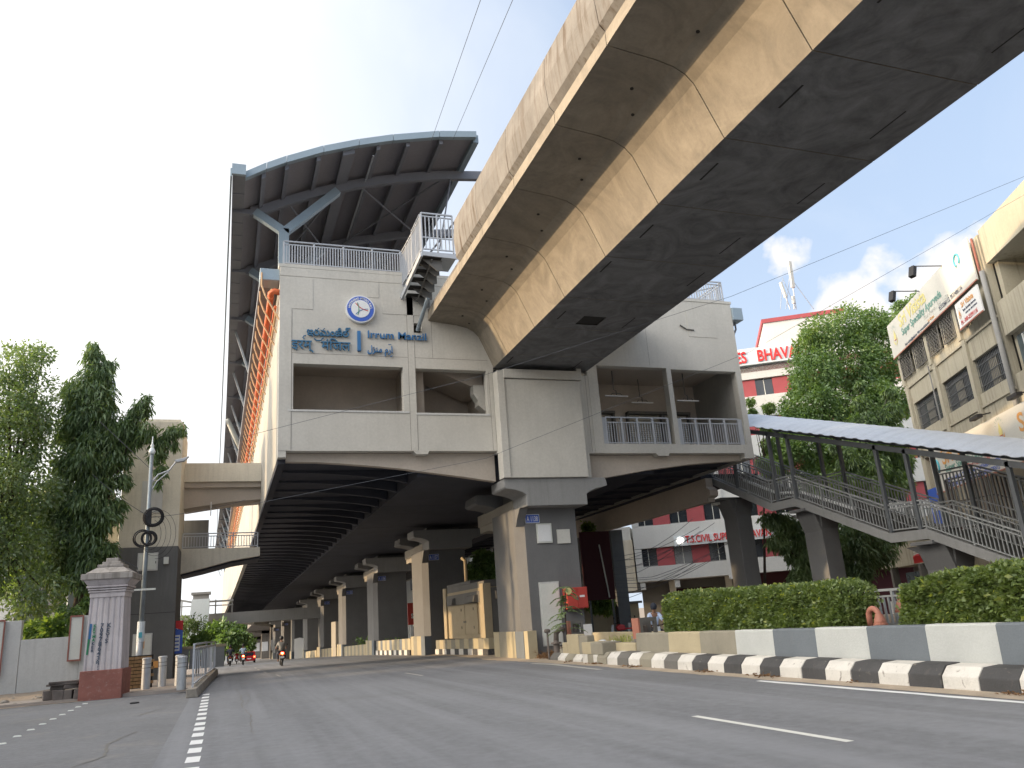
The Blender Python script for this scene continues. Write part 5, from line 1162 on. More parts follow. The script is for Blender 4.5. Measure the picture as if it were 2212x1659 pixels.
fb(V, 0, L1, -.06, 0, 8.75, 8.85, 'ledge', 'old_cream', VB); fb(V, 0, L1, -.07, 0, 11.75, 11.85, 'ledge', 'old_cream', VB)
fb(V, 0, .5, .0, .4, 5.5, 8.0, 'corner_column', 'old_cream', VB)
for i, (a, b_, z0, z1) in enumerate(vholes()):
    w_ = fb(V, a, b_, .2, .25, z0, z1, 'window', 'dark_glass', VB)
    mb = MB(); top = z1 > 12
    if top:
        for k in range(-4, 9): 
            for sg in (1, -1):
                u0 = k / 6; p = [];
                for f in (0, 1):
                    u = u0 + sg * f * .75; p.append((u, f))
                (ua, fa), (ub, fb_) = p
                lo, hi = min(ua, ub), max(ua, ub)
                if hi <= 0 or lo >= 1: continue
                def cl(u): return fa + (fb_ - fa) * (u - ua) / (ub - ua)
                u_a, u_b = max(0, lo), min(1, hi)
                A_ = V(a + (b_ - a) * u_a, -.12, z0 + (z1 - z0) * cl(u_a)); B_ = V(a + (b_ - a) * u_b, -.12, z0 + (z1 - z0) * cl(u_b)); mb.bar(A_, B_, .03, .03)
        for (p, q) in (((a, z0), (b_, z0)), ((a, z1), (b_, z1)), ((a, z0), (a, z1)), ((b_, z0), (b_, z1))): mb.bar(V(p[0], -.12, p[1]), V(q[0], -.12, q[1]), .04, .04)
    else:
        nb = int((b_ - a) / .14)
        for k in range(nb + 1): mb.bar(V(a + (b_ - a) * k / nb, .12, z0), V(a + (b_ - a) * k / nb, .12, z1), .02, .02)
        for f in (.2, .5, .8): mb.bar(V(a, .11, z0 + (z1 - z0) * f), V(b_, .11, z0 + (z1 - z0) * f), .025, .025)
    mb.build('grille', 'kiosk_grey' if top else 'post_grey', w_)
    fb(V, a + (b_ - a) * .35, a + (b_ - a) * .6, .14, .19, z0 + .1, z1 - .25, 'curtain', 'barrier_tan', w_)
MB().tube([V(11.4, -.15, 13.8), V(11.4, -.15, 4)], .1, 10).build('downpipe', 'cap_paint', VB, smooth=True); MB().tube([V(11.35, -.2, 15.3), V(11.35, -.2, 13.7)], .05, 8).build('downpipe', 'pillar_red', VB)
MB().tube([V(4.0, -.16, 12), V(4.05, -.16, 9.2)], .035, 6).build('downpipe', 'cap_paint', VB)
# near part with deep balconies
fb(V, 11.6, 24, 0, .3, 14.0, 15.5, 'balcony_fascia', 'old_cream', VB); fb(V, 11.6, 24, .3, 2.6, 14.0, 14.2, 'balcony_soffit', 'old_cream', VB); fb(V, 11.6, 24, 2.4, 2.7, 8.1, 14.0, 'recess_wall', 'old_cream', VB); fb(V, 11.6, 11.9, .3, 2.4, 8.1, 14, 'recess_side', 'old_cream', VB)
fb(V, 11.6, 24, 0, .25, 10.9, 12.3, 'balcony_wall', 'old_cream', VB); fb(V, 11.9, 24, .3, 2.4, 10.8, 10.95, 'balcony_floor', 'old_cream', VB)
w_ = fb(V, 13.5, 16.5, 2.3, 2.38, 12.6, 13.6, 'window', 'pane_glass', VB); fb(V, 13.5, 16.5, 2.25, 2.3, 12.5, 12.6, 'frame', 'white', w_)
fb(V, 24.01, 24.3, 0, 12, 0, 15.45, 'end_wall', 'old_cream', VB); fb(V, 11.6, 24, 0, .25, 8.1, 9.3, 'balcony_wall', 'old_cream', VB)
for s in (11.9, 13.1): w_ = fb(V, s, s + 1.1, .25, .3, 9.35, 10.75, 'window', 'pane_glass', VB); fb(V, s + .5, s + .58, .2, .25, 9.35, 10.7, 'mullion', 'white', w_)
def vboard(s0, s1, z0, z1, t, name, label, m='banner_cream'):
    b_ = thing(name, label, 'signboard', V((s0 + s1) / 2, t, z0)); fb(V, s0, s1, t, t + .06, z0, z1, 'panel', m, b_)
    for a, c in ((s0, s1),): MB().bar(V(s0, t - .0, z0), V(s1, t - .0, z0), .05, .06).build('frame', 'vent_orange', b_)
    return b_
def vt(body, s, z, size, m, par, t, sx=1, bold=0, ital=0): return text(body, size, m, par, V(s, t - .012, z), tuple(V.e), (0, 0, 1), .004, sx=sx, bold=bold)
B1 = vboard(.15, 11.2, 13.55, 15.45, -.3, 'top_signboard', 'long faded cream clinic signboard along the roofline with yellow lettering')
vt('Sri Visista', 2.0, 14.72, .95, 'yellow_text', B1, -.3, 1.05, .02); vt('Super Speciality Ayurveda', 2.1, 14.25, .52, 'green_text', B1, -.3, 1.02, .01)
vt('Your Health... Our Vision', 5.2, 13.98, .3, 'banner_text' if 'banner_text' in MATS else 'offwhite', B1, -.3); vt('9533266113, 9533486116', 7.1, 13.72, .3, 'dark_text', B1, -.3, .85)
vt('Email: srivisista@gmail.com  Web: www.srivisista.com', 2.2, 13.64, .2, 'dark_text', B1, -.3, .8); vt('Sri Visista', 5.6, 13.7, .2, 'orange_text', B1, -.3)
def lotus(par, s, z, k, t, m1='yellow_text', m2='yellow_text'):
    def F(pts, m, nm): return MB().add([V(s + a * k, t - .015, z + b_ * k) for a, b_ in pts], [tuple(range(len(pts)))]).build(nm, m, par)
    F([(-.2, .0), (.2, 0), (.24, .25), (.1, .5), (0, .75), (-.1, .5), (-.24, .25)], m1, 'flame_mark'); F([(-.22, -.06), (.22, -.06), (.22, -.0), (-.22, -.0)], 'pink_text', 'line_mark')
    F([(-.45, .1), (-.35, -.2), (-.05, -.45), (-.05, -.3), (-.28, -.1)], m2, 'hand_mark'); F([(.45, .1), (.35, -.2), (.05, -.45), (.05, -.3), (.28, -.1)], m2, 'hand_mark')
    for q in np.linspace(.3, math.pi - .3, 7): F([(.42 * math.cos(q) - .02, .45 + .42 * math.sin(q)), (.42 * math.cos(q) + .02, .45 + .42 * math.sin(q)), (.58 * math.cos(q) + .02, .45 + .6 * math.sin(q)), (.58 * math.cos(q) - .02, .45 + .6 * math.sin(q))], 'green_text', 'ray_mark')
def ringm(par, s, z, r_, t, m):
    MB().tube([V(s + r_ * math.cos(q), t - .01, z + r_ * math.sin(q)) for q in np.linspace(-.9, 4.2, 22)], r_ * .2, 6).build('ring_mark', m, par)
lotus(B1, 1.05, 14.4, .75, -.3); ringm(B1, 9.9, 15.0, .26, -.3, 'cyan_text')
B2 = vboard(8.95, 11.3, 12.15, 13.3, -.42, 'small_signboard', 'small white clinic banner overlapping the long roofline signboard', 'white')
vt('Sri Visista', 9.55, 12.95, .32, 'orange_text', B2, -.42, 1, .005); vt('Super Speciality Ayurveda', 9.6, 12.75, .16, 'dark_text', B2, -.42, .8); vt('Ph : 040-23391116', 9.2, 12.28, .26, 'pink_text', B2, -.42, .85, .004); lotus(B2, 9.25, 12.7, .35, -.42, 'orange_text', 'orange_text'); vt('AN ISO 9001 : 2008 COMPANY', 9.8, 12.58, .11, 'dark_text', B2, -.42, .8)
B3 = vboard(2.4, 22, 5.9, 8.0, -.45, 'lower_signboard', 'big white clinic signboard above the street partly behind the stair canopy', 'banner_cream')
vt('Sri Visista', 3.9, 7.1, 1.0, 'orange_text', B3, -.45, 1.25, .015); vt('Super Speciality Ayurveda', 4.1, 6.72, .48, 'green_text', B3, -.45, 1.05, .008)
vt('Your Health... Our Vision', 6.6, 6.5, .3, 'pink_text', B3, -.45); vt('LARGEST CHAIN IN TELANGANA & ANDHRA PRADESH', 3.6, 6.25, .26, 'board_blue', B3, -.45, .95); vt('CASHLESS FACILITY FOR HEALTH INSURED PATIENTS', 3.6, 5.98, .26, 'board_blue', B3, -.45, .95)
ringm(B3, 3.1, 7.1, .33, -.45, 'cyan_text'); lotus(B3, 10.3, 7.2, .7, -.45, 'yellow_text', 'orange_text'); vt('Sri Visista', 11.8, 7.0, 1.0, 'orange_text', B3, -.45, 1.2, .015)
fb(V, .8, 2.3, -.3, -.2, 4.2, 6.3, 'blue_board', 'board_blue', tag(thing('blue_shop_board', 'blue shop board with white letters at the corner of the cream building', 'signboard', V(1.5, -.3, 4.2)), 'blue shop board with white letters at the corner of the cream building', 'signboard'))
text(':pra', .8, 'white', [o for o in sc.objects if o.name == 'blue_shop_board'][0], V(.95, -.31, 5.2), tuple(V.e), (0, 0, 1), .004, sx=.75, bold=.02)
for s, l in ((5.4, 'left of the two floodlights above the roofline signboard'), (8.4, 'right of the two floodlights above the roofline signboard')):
    t = thing('floodlight', 'black arm mounted floodlight, ' + l, 'floodlight', V(s, -.3, 15.4), 'floodlights over the top signboard')
    MB().tube([V(s, -.2, 15.4), V(s - .2, -1.5, 15.65)], .03, 6).build('arm', 'post_grey', t); MB().bar(V(s - .2, -1.45, 15.6), V(s - .1, -1.6, 15.1), .26, .2).build('lamp_head', 'black', t)
for s in (9.5, 13):
    t = thing('floodlight', 'dark floodlight frame over the lower signboard, ' + ('beside the drain pipe' if s > 10 else 'left of the orange name'), 'floodlight', V(s, -.4, 8.2)); MB().bar(V(s, -.3, 8.3), V(s, -.9, 8.2), .05, .05).bar(V(s - .4, -.9, 8.15), V(s + .4, -.9, 8.15), .22, .14).build('lamp_head', 'black', t)
# shop fronts under the signboard and behind the hedges
SF = thing('shop_front', 'shaded cream shop front behind the stair columns', 'building', (32, 36, 0))
fb(V, -14, 0, 1.0, 8, 2.9, 5.4, 'upper_wall', 'old_cream', SF); fb(V, -14, 0, 3.0, 3.4, 0, 2.9, 'rear_wall', 'kiosk_grey', SF); fb(V, -10, -7.5, 1.2, 1.3, .8, 2.5, 'glass_front', 'pane_glass', SF); fb(V, -5.5, -2.5, 1.2, 1.3, .8, 2.5, 'glass_front', 'pane_glass', SF)
fb(V, -14, 0, 1.1, 1.3, 0, .8, 'dwarf_wall', 'office_white', SF)
for s in (-12, -6.6, -1.2): fb(V, s, s + .4, .9, 1.3, 0, 2.9, 'column', 'kiosk_grey', SF)
AW = thing('red_awning', 'red shop awning with yellow strip under the lower stair flight', 'awning', V(2, -1, 3))
MB().add([V(.6, 0, 3.9), V(7, 0, 3.9), V(7, -1.6, 3.1), V(.6, -1.6, 3.1), V(.6, -1.6, 2.75), V(7, -1.6, 2.75)], [(0, 1, 2, 3), (3, 2, 5, 4)]).build('sheet', 'red_letter', AW)
for k in range(4): MB().bar(V(.9, -1.62, 3.5 - .1 * k), V(2.0, -1.62, 3.5 - .1 * k), .03, .04).build('stripe', 'white', AW)
# ------------------------------------------------------------------ foliage
def leaves(name, centers, dirs, L, Wd, m, parent=None, kind=None, norms=None):
    n = len(centers); C_ = np.asarray(centers, float); D_ = np.asarray(dirs, float)
    D_ /= np.linalg.norm(D_, axis=1)[:, None] + 1e-9
    rs = np.random.RandomState(n % 9973); Rr = rs.normal(size=(n, 3)); S = np.cross(D_, Rr); S /= np.linalg.norm(S, axis=1)[:, None] + 1e-9
    k = (0.6 + .8 * rs.rand(n))[:, None]; Lk = L * k; Wk = Wd * k
    v = np.empty((n, 4, 3)); v[:, 0] = C_; v[:, 1] = C_ + D_ * Lk * .45 + S * Wk * .5; v[:, 2] = C_ + D_ * Lk; v[:, 3] = C_ + D_ * Lk * .45 - S * Wk * .5
    v[:, 2, 2] -= (Lk[:, 0]) * .12
    off = np.array(wloc(parent)) if parent else np.zeros(3); v -= off
    me = bpy.data.meshes.new(name); me.vertices.add(4 * n); me.vertices.foreach_set('co', v.reshape(-1)); me.loops.add(4 * n); me.loops.foreach_set('vertex_index', np.arange(4 * n, dtype=np.int32))
    me.polygons.add(n); me.polygons.foreach_set('loop_start', np.arange(0, 4 * n, 4, dtype=np.int32)); me.polygons.foreach_set('loop_total', np.full(n, 4, np.int32)); me.update(calc_edges=True)
    me.materials.append(MATS[m]); o = bpy.data.objects.new(name, me); col.objects.link(o); o.parent = parent
    if kind: o['kind'] = kind
    return o
def clump_points(clumps, n, rs, flat=1.0, inner=.35):
    """clumps: (centre, radius) list; leaf positions gathered in twig-end tufts inside every clump"""
    vol = np.array([r_ ** 2 for _, r_ in clumps]); pick = rs.choice(len(clumps), n, p=vol / vol.sum())
    C_ = np.array([tuple(c) for c, _ in clumps])[pick]; R_ = np.array([r_ for _, r_ in clumps])[pick]
    d = rs.normal(size=(n, 3)); d /= np.linalg.norm(d, axis=1)[:, None]; rad = (inner + (1 - inner) * rs.rand(n) ** .5)
    # tufts
    nt = max(30, n // 26); td = rs.normal(size=(nt, 3)); td /= np.linalg.norm(td, axis=1)[:, None]
    ti = rs.randint(0, nt, n); tr = .45 + .6 * rs.rand(nt)
    use = rs.rand(n) < .72
    p = d * rad[:, None]; q = td[ti] * tr[ti][:, None] + rs.normal(size=(n, 3)) * .13
    p[use] = q[use]; p[:, 2] *= flat
    return C_ + p * R_[:, None], p
def pxclump(px, py, r_, Y, jit=0):
    c = at(px, py, 1, Y + jit); dist = (c - CAM).dot(fwd); return (c, r_ / FPX * dist)
def tree(name, label, Y, clumps, n, L, Wd, m, base, trunk_r, droop=.3, group=None, flat=1.0, extra=None, limbs=8, inner=.35, seed=1, parts2=None, cs=.86):
    rs = np.random.RandomState(seed); t = thing(name, label, 'tree', base, group)
    cl_ = [pxclump(a, b_, r_ * cs, Y, j) for a, b_, r_, j in clumps]
    sat = []
    for c, r_ in cl_:
        for _ in range(2):
            o_ = rs.normal(size=3); o_ /= np.linalg.norm(o_); sat.append((c + Vector(o_) * r_ * .85, r_ * (.3 + .3 * rs.rand())))
    ncl = len(cl_); cl_ = cl_ + sat
    P_, loc = clump_points(cl_, n, rs, flat, inner); cl_ = cl_[:ncl] if not parts2 else cl_
    d = loc * (1 - droop) + rs.normal(size=P_.shape) * .5; d[:, 2] -= droop * 2.2
    leaves('crown', P_, d, L, Wd, m, t)
    if parts2:
        m2, frac, L2, W2 = parts2; P2, l2 = clump_points(cl_, int(n * frac), rs, flat, .8); d2 = l2 * (1 - droop) + rs.normal(size=P2.shape) * .5; d2[:, 2] -= droop * 2.2; leaves('young_leaves', P2, d2, L2, W2, m2, t)
    tops = sorted(cl_, key=lambda c: -c[0].z); ctop = Vector(np.mean([tuple(c[0]) for c in cl_], axis=0))
    B_ = Vector(base); mid = B_.lerp(ctop, .55); mid.z = B_.z + (ctop.z - B_.z) * .55
    pts = [B_, B_.lerp(mid, .5) + Vector((.1, .1, 0)), mid, ctop]
    MB().tube(pts, trunk_r, 9, r1=trunk_r * .3).build('trunk', 'bark', t, smooth=True)
    for c, r_ in cl_[:limbs * 2]:
        s = mid.lerp(ctop, rnd.random() * .8); k = s.lerp(c, .5) + Vector((0, 0, .1 * r_))
        MB().tube([s, k, c], trunk_r * .32, 6, r1=trunk_r * .06).build('limb', 'bark', t, smooth=True)
    return t
# left rounded tree with fine leaves
tree('feathery_tree', 'fine leaved green tree at the far left behind the white wall', 38, [(20, 790, 55, 0), (60, 770, 40, 1), (95, 765, 26, 0), (15, 860, 75, 1), (75, 850, 62, 0), (105, 900, 40, 1), (30, 950, 85, 0), (90, 980, 55, 1), (20, 1060, 90, 0), (80, 1080, 60, 2), (30, 1160, 85, 0), (100, 1180, 50, 1), (20, 1250, 70, 1), (90, 1270, 55, 0), (60, 1310, 40, 0), (-60, 900, 110, 0), (-60, 1050, 110, 0), (-60, 1200, 100, 0), (140, 1150, 30, 1)],
     28000, .18, .08, 'leaf_grey', (-9.8, 38.5, 0), .3, .12, parts2=('leaf_bright', .25, .16, .07), seed=3, inner=.2)
tree('background_tree', 'yellow green sunlit tree behind the white wall and the drooping tree', 46, [(30, 1180, 60, 0), (90, 1200, 60, 0), (150, 1230, 60, 0), (60, 1260, 60, 0), (20, 1120, 60, 0), (110, 1140, 55, 0), (150, 1300, 40, 0)], 16000, .2, .09, 'leaf_bright', (-10.5, 46, 0), .2, .15, seed=5)
tree('drooping_tree', 'tall dark mast tree with long drooping leaves in front of the tower', 39.2, [(201, 745, 14, 0), (200, 775, 24, 0), (203, 810, 34, 0), (232, 790, 17, 0), (160, 835, 28, .5), (205, 850, 50, 0), (165, 870, 36, 0), (205, 900, 55, 0), (165, 930, 45, .5), (230, 945, 50, 0), (190, 980, 60, 0), (255, 935, 36, 0), (285, 908, 26, 0), (308, 878, 22, -.3), (315, 860, 10, 0), (285, 940, 30, 0), (318, 930, 26, -.3), (245, 985, 34, 0), (170, 1040, 62, .5), (215, 1040, 42, 0), (262, 1035, 20, 0), (150, 1100, 60, 1), (205, 1100, 55, 0), (255, 1085, 17, 0), (250, 1110, 16, 0), (140, 1160, 55, 1), (190, 1160, 48, 0), (130, 1220, 50, 1), (185, 1210, 38, 0), (230, 1190, 28, 0), (175, 1250, 34, 0), (338, 985, 18, 0), (345, 960, 22, 0), (368, 935, 20, 0), (392, 925, 13, 0), (348, 1015, 15, 0), (342, 1040, 9, 0), (374, 958, 12, 0)],
     36000, .30, .065, 'leaf_dark', (-6.6, 39.4, 0), .26, .55, seed=9, parts2=('leaf_bright', .09, .3, .06), inner=.15)
# low plants over the wall
def shrub(label, px, py, r_, Y, n, L, Wd, m, base_z, group='shrubs along the wall'):
    c, rr = pxclump(px, py, r_, Y); rs = np.random.RandomState(int(px)); t = thing('garden_shrub', label, 'shrub', (c.x, Y, base_z), group)
    P_, l = clump_points([(c, rr), (c + Vector((rr * .7, 0, -.2 * rr)), rr * .7), (c + Vector((-rr * .7, 0, -.3 * rr)), rr * .7)], n, rs, 1, .1)
    leaves('foliage', P_, l + rs.normal(size=P_.shape) * .5, L, Wd, m, t); MB().tube([(c.x, Y, base_z), c], .03, 5).build('stem', 'bark', t); return t
shrub('broad leaved bright green shrub right of the gap in the white wall', 118, 1358, 22, 36.8, 700, .3, .13, 'leaf_bright', 0)
shrub('mixed green shrub with yellowing leaves at the left end of the low wall', 75, 1360, 18, 36.9, 1200, .16, .06, 'leaf_bright', 0)
shrub('thin leaved shrub growing between the framed panel and blue column', 150, 1325, 20, 37.5, 900, .16, .05, 'leaf_mid', 0)
shrub('small shrub against the pillar and the dark recess', 193, 1303, 14, 38, 500, .18, .08, 'leaf_mid', 0)
shrub('leafy shrub beside the blue and red poster', 432, 1380, 16, 44.5, 700, .2, .09, 'leaf_bright', 0)
shrub('slender shrub with feathery branches in front of the white lift', 428, 1345, 20, 46, 260, .2, .05, 'leaf_mid', 0)
shrub('grey green shrub behind the poster', 400, 1350, 18, 60, 900, .2, .08, 'leaf_grey', 0)
# street trees further along the left side
for i, (px, py, r_, Y, l) in enumerate(((470, 1375, 34, 95, 'dark round street tree under the far footbridge, nearest of the avenue'), (497, 1372, 26, 125, 'second dark street tree of the avenue beyond the far footbridge'), (432, 1400, 24, 100, 'low dark tree behind the kerb railing end'), (525, 1385, 20, 170, 'small far street tree beside the distant grey piers'), (520, 1350, 10, 190, 'pale far tree top by the distant grey piers'), (400, 1390, 20, 110, 'distant tree seen between poster and lift'))):
    tree('street_tree', l, Y, [(px, py, r_, 0), (px - r_ * .7, py + r_ * .3, r_ * .7, 2), (px + r_ * .7, py + r_ * .3, r_ * .7, -2), (px, py + r_ * .7, r_ * .7, 0)], 5000, .5, .25, 'leaf_mid', (at(px, py, 1, Y).x, Y, gz(Y)), .25, .1, 'street trees on the left of the avenue', limbs=2, seed=20 + i)
# right hand trees behind the stair
tree('rain_tree', 'large bright green leafy tree behind the covered stair', 40, [(1735, 830, 35, 2), (1745, 760, 36, 1), (1770, 720, 45, 0), (1830, 700, 48, 0), (1890, 720, 42, 0), (1760, 800, 60, 0), (1840, 780, 65, 0), (1910, 790, 50, 0), (1712, 880, 34, 1), (1770, 880, 65, 0), (1860, 880, 65, 0), (1930, 870, 45, 0), (1690, 930, 26, 1), (1740, 960, 60, 0), (1820, 970, 65, 0), (1900, 960, 50, 0), (1680, 1000, 45, 1), (1760, 1040, 50, 0), (1850, 1040, 50, 0), (1665, 1060, 20, 1), (1890, 690, 30, 0)],
     50000, .19, .11, 'leaf_mid', (32.5, 41, 0), .35, .12, seed=31, parts2=('leaf_bright', .35, .19, .11), inner=.2)
tree('rear_tree', 'darker tree top showing behind the clinic roofline signboard', 52, [(1960, 670, 30, 0), (1930, 700, 30, 0), (1990, 645, 22, 0), (1970, 710, 40, 0), (1900, 730, 40, 0)], 9000, .26, .15, 'leaf_mid', (44, 52, 0), .3, .1, seed=33)
tree('mast_tree', 'pointed bright green mast tree beside the cream building corner', 36, [(1858, 830, 12, 0), (1860, 870, 20, 0), (1862, 910, 28, 0), (1865, 960, 36, 0), (1920, 850, 16, 0), (1925, 890, 26, 0), (1900, 900, 24, 0), (1925, 940, 34, 0), (1890, 950, 38, 0), (1940, 990, 34, 0), (1880, 1010, 44, 0), (1830, 990, 28, 0), (1930, 1040, 34, 0), (1800, 965, 12, 0), (1870, 1060, 44, 0), (1820, 1050, 34, 0)],
     30000, .26, .06, 'leaf_dark', (30.4, 36.5, 0), .2, .5, seed=35, parts2=('leaf_bright', .5, .26, .07), inner=.25)
tree('shaded_tree', 'dark drooping tree in the shade under the covered stair', 33, [(1690, 1130, 30, 0), (1660, 1120, 22, 0), (1680, 1170, 26, 0), (1730, 1150, 40, 0), (1740, 1200, 40, 0), (1850, 1150, 50, 0), (1850, 1210, 45, 0), (1900, 1190, 40, 0), (1790, 1180, 40, 0), (1740, 1240, 34, 0), (1850, 1250, 36, 0), (1920, 1150, 30, 0)],
     22000, .26, .06, 'leaf_dark', (27.8, 33.5, 0), .2, .5, seed=37, inner=.25)
tree('climber_tree', 'thin yellow green drooping tree at the right edge of the station', 37, [(1660, 880, 14, 0), (1655, 920, 16, 0), (1660, 960, 18, 0), (1650, 1000, 18, 0), (1670, 1020, 20, 0), (1622, 868, 10, 0), (1625, 890, 10, 0)], 6000, .22, .06, 'leaf_bright', (27.5, 37.5, 0), .1, .5, seed=39)
for px, Y, l in ((1045, 66, 'green tree seen through the gap left of the nearest pier'), (1075, 66, 'second green tree right behind the nearest pier gap')):
    tree('gap_tree', l, Y, [(px, 1215, 26, 0), (px - 18, 1235, 22, 0), (px + 15, 1240, 24, 0), (px, 1260, 26, 0)], 6000, .3, .17, 'leaf_mid', (at(px, 1230, 1, Y).x, Y, gz(Y)), .2, .1, 'trees beyond the nearest pier', limbs=2, seed=int(px))
tree('gap_tree', 'low bright bush behind the maroon screen right of the nearest pier', 48, [(1290, 1305, 20, 0), (1310, 1310, 18, 0), (1272, 1300, 16, 0), (1272, 1180, 14, 0), (1270, 1140, 14, 0)], 5000, .2, .12, 'leaf_bright', (18.9, 48, 0), .12, .1, 'trees beyond the nearest pier', limbs=2, seed=77)
# off-frame trees of the same avenue, left of the camera, that keep the foreground in shade
T0 = tree('avenue_tree', 'dense shade tree of the avenue left of the junction', 20, [(-1500, 1100, 10, 0)], 10, .2, .1, 'leaf_mid', (-22, 6, 0), .35, .1)
bpy.data.objects.remove([c for c in T0.children if c.name.startswith('crown')][0]); [bpy.data.objects.remove(c) for c in list(T0.children)]
rs = np.random.RandomState(5)
cl_ = [(Vector((-22 + rs.uniform(-3, 3), 6 + rs.uniform(-5.5, 5.5), 6 + rs.uniform(-3.5, 3.2))), 1.8 + rs.rand()) for _ in range(26)]
P_, l = clump_points(cl_, 16000, rs, .9, .2); leaves('crown', P_, l + rs.normal(size=P_.shape) * .5, .55, .34, 'leaf_mid', T0)
MB().tube([(-22, 6, 0), (-22, 6, 3), (-21.5, 6.3, 6)], .35, 9, r1=.15).build('trunk', 'bark', T0)
for k, (x, y, r_, l) in enumerate(((-2, -11, 1.3, 'second dense shade tree of the avenue nearer the camera'), (-1.0, 11.0, 2.9, 'third dense shade tree of the avenue towards the white wall'), (0, 22, .1, 'fourth dense shade tree of the avenue, left of the white wall'))):
    c = copy_tree(T0); c.location = (-22 + x, 6 + y, 0); c.rotation_euler = (0, 0, r_); c['label'] = l; c['group'] = 'shade trees left of the junction'
T0['group'] = 'shade trees left of the junction'

AB = thing('shade_block', 'unseen cream five storey block added left of the junction to shade the stair', 'building', (-32, 2, 0))  # unseen block, added to keep the low sun off the stair and canopy
MB().box(-40, -28, -28, 37, 0, 18.6).build('walls', 'plaster_cream', AB); MB().box(-40.3, -27.7, -28.3, 37.3, 18.6, 18.9).build('roof', 'cap_paint', AB)
wd_ = None
for k in range(5):
    for j in range(14):
        if wd_ is None: wd_ = MB().box(-28.0, -27.93, -26, -24, 1.4, 2.9).build('window', 'dark_glass', AB)
        else: again(wd_, (0, j * 4.3, k * 3.5), AB)
# hedges on the median
def hedge(label, y0, y1, h0, h1, n, seed):
    rs = np.random.RandomState(seed); t = thing('clipped_hedge', label, 'hedge', (13, (y0 + y1) / 2, .6), 'clipped hedges on the median')
    z0 = .72; x0, x1 = 12.42, 13.5
    mb = MB(); ny = 24
    ys = np.linspace(y0 + .2, y1 - .2, ny); prof_ = lambda y: [(x0 + .18, z0), (x0 + .14, .9 * (h0 + (h1 - h0) * (y - y0) / (y1 - y0))), (x0 + .4, -.12 + h0 + (h1 - h0) * (y - y0) / (y1 - y0)), (x1 - .2, -.12 + h0 + (h1 - h0) * (y - y0) / (y1 - y0)), (x1 - .1, z0)]
    vs = [(x, y, z) for y in ys for x, z in prof_(y)]
    mb.add(vs, [(i * 5 + j, i * 5 + j + 1, i * 5 + 6 + j, i * 5 + 5 + j) for i in range(ny - 1) for j in range(4)] + [(0, 4, 3, 2, 1), tuple((ny - 1) * 5 + j for j in range(5))]).build('twig_core', 'twig', t)
    # leaves over front, top and ends with bulges
    P_, D_ = [], []
    def hh(y): return h0 + (h1 - h0) * (y - y0) / (y1 - y0) + .16 * mnoise.noise(Vector((y * 1.1, seed, 0))) + .09 * mnoise.noise(Vector((y * 4, seed, 3)))
    for _ in range(n):
        u = rs.rand(); y = y0 + (y1 - y0) * rs.rand(); f = rs.rand()
        en = min(1, min(y - y0, y1 - y) / .45); rd = math.sqrt(max(0, 1 - (1 - en) ** 2))
        top = z0 + (hh(y) - z0) * (.45 + .55 * rd)
        if f < .6:
            z = z0 + (top - z0) * rs.rand() ** .8; b_ = .2 * mnoise.noise(Vector((y * 1.7, z * 2.5, seed)))
            cr_ = .25 * max(0, (z - top + .2) / .2) ** 2
            p = (x0 - b_ + cr_ + (1 - rd) * .4 + rs.rand() * .14, y, z); d = (-1, 0, .35)
        else: p = (x0 + .1 + (x1 - x0) * rs.rand(), y, top - rs.rand() * .12 + .02); d = (-.1, 0, 1)
        P_.append(p); D_.append(np.array(d) + rs.normal(size=3) * .6)
    for e, sg in ((y0, -1), (y1, 1)):
        for _ in range(n // 10):
            z = z0 + (hh(e) - z0) * .75 * rs.rand(); P_.append((x0 + .2 + .85 * rs.rand(), e + sg * (.05 - .25 * rs.rand()) - sg * .1, z)); D_.append(np.array((-.2, sg, .3)) + rs.normal(size=3) * .6)
    leaves('foliage', P_, D_, .085, .05, 'leaf_hedge', t)
    k = n // 45; idx = rs.choice(len(P_), k); leaves('young_leaves', np.array(P_)[idx] + np.array((-.02, 0, .03)), np.array(D_)[idx], .1, .055, 'leaf_yellow', t)
    return t
hedge('long clipped green hedge on the median behind the tan part of the barrier', 14.2, 22.0, 1.84, 1.95, 42000, 3)
hedge('nearer clipped green hedge on the median cut by the right edge', 6.0, 12.75, 1.98, 1.8, 40000, 8)
# roadside plant in front of the pier
t = thing('roadside_plant', 'thin feathery green plant with a yellow flower before the nearest pier', 'plant', (12.0, 28.3, .5)); rs = np.random.RandomState(4)
MB().tube([(12.0, 28.3, .5), (12.02, 28.3, 1.6), (12.1, 28.25, 2.5)], .025, 6).build('stem', 'bark', t); P_, D_ = [], []
for k in range(24):
    z = 1.0 + 1.6 * rs.rand(); a = rs.rand() * 6.28; Lb = .75 - .2 * (z - 1)
    for q in np.linspace(.15, 1, 26): 
        for s in (1, -1): P_.append((12.03 + math.cos(a) * Lb * q, 28.3 + math.sin(a) * Lb * q, z + .25 * q - .4 * q * q)); D_.append((math.cos(a + 1.1 * s), math.sin(a + 1.1 * s), -.2))
leaves('foliage', P_, D_, .11, .035, 'leaf_grey', t)
MB().lathe([(.0, 0), (.05, 0), (.12, .02), (.13, .03)], (0, 0, 0), 12).map(lambda x, y, z: (12.14 + x, 28.1 - z, 2.42 + y)).build('flower', 'yellow_text', t)
rs = np.random.RandomState(9); n = 900; P_ = np.column_stack((11.55 + .8 * rs.rand(n), 29.2 + rs.rand(n) * 1.3, .05 + .2 * rs.rand(n) ** 2)); leaves('dry_litter', P_, rs.normal(size=(n, 3)), .16, .02, 'litter_brown', None, 'stuff')
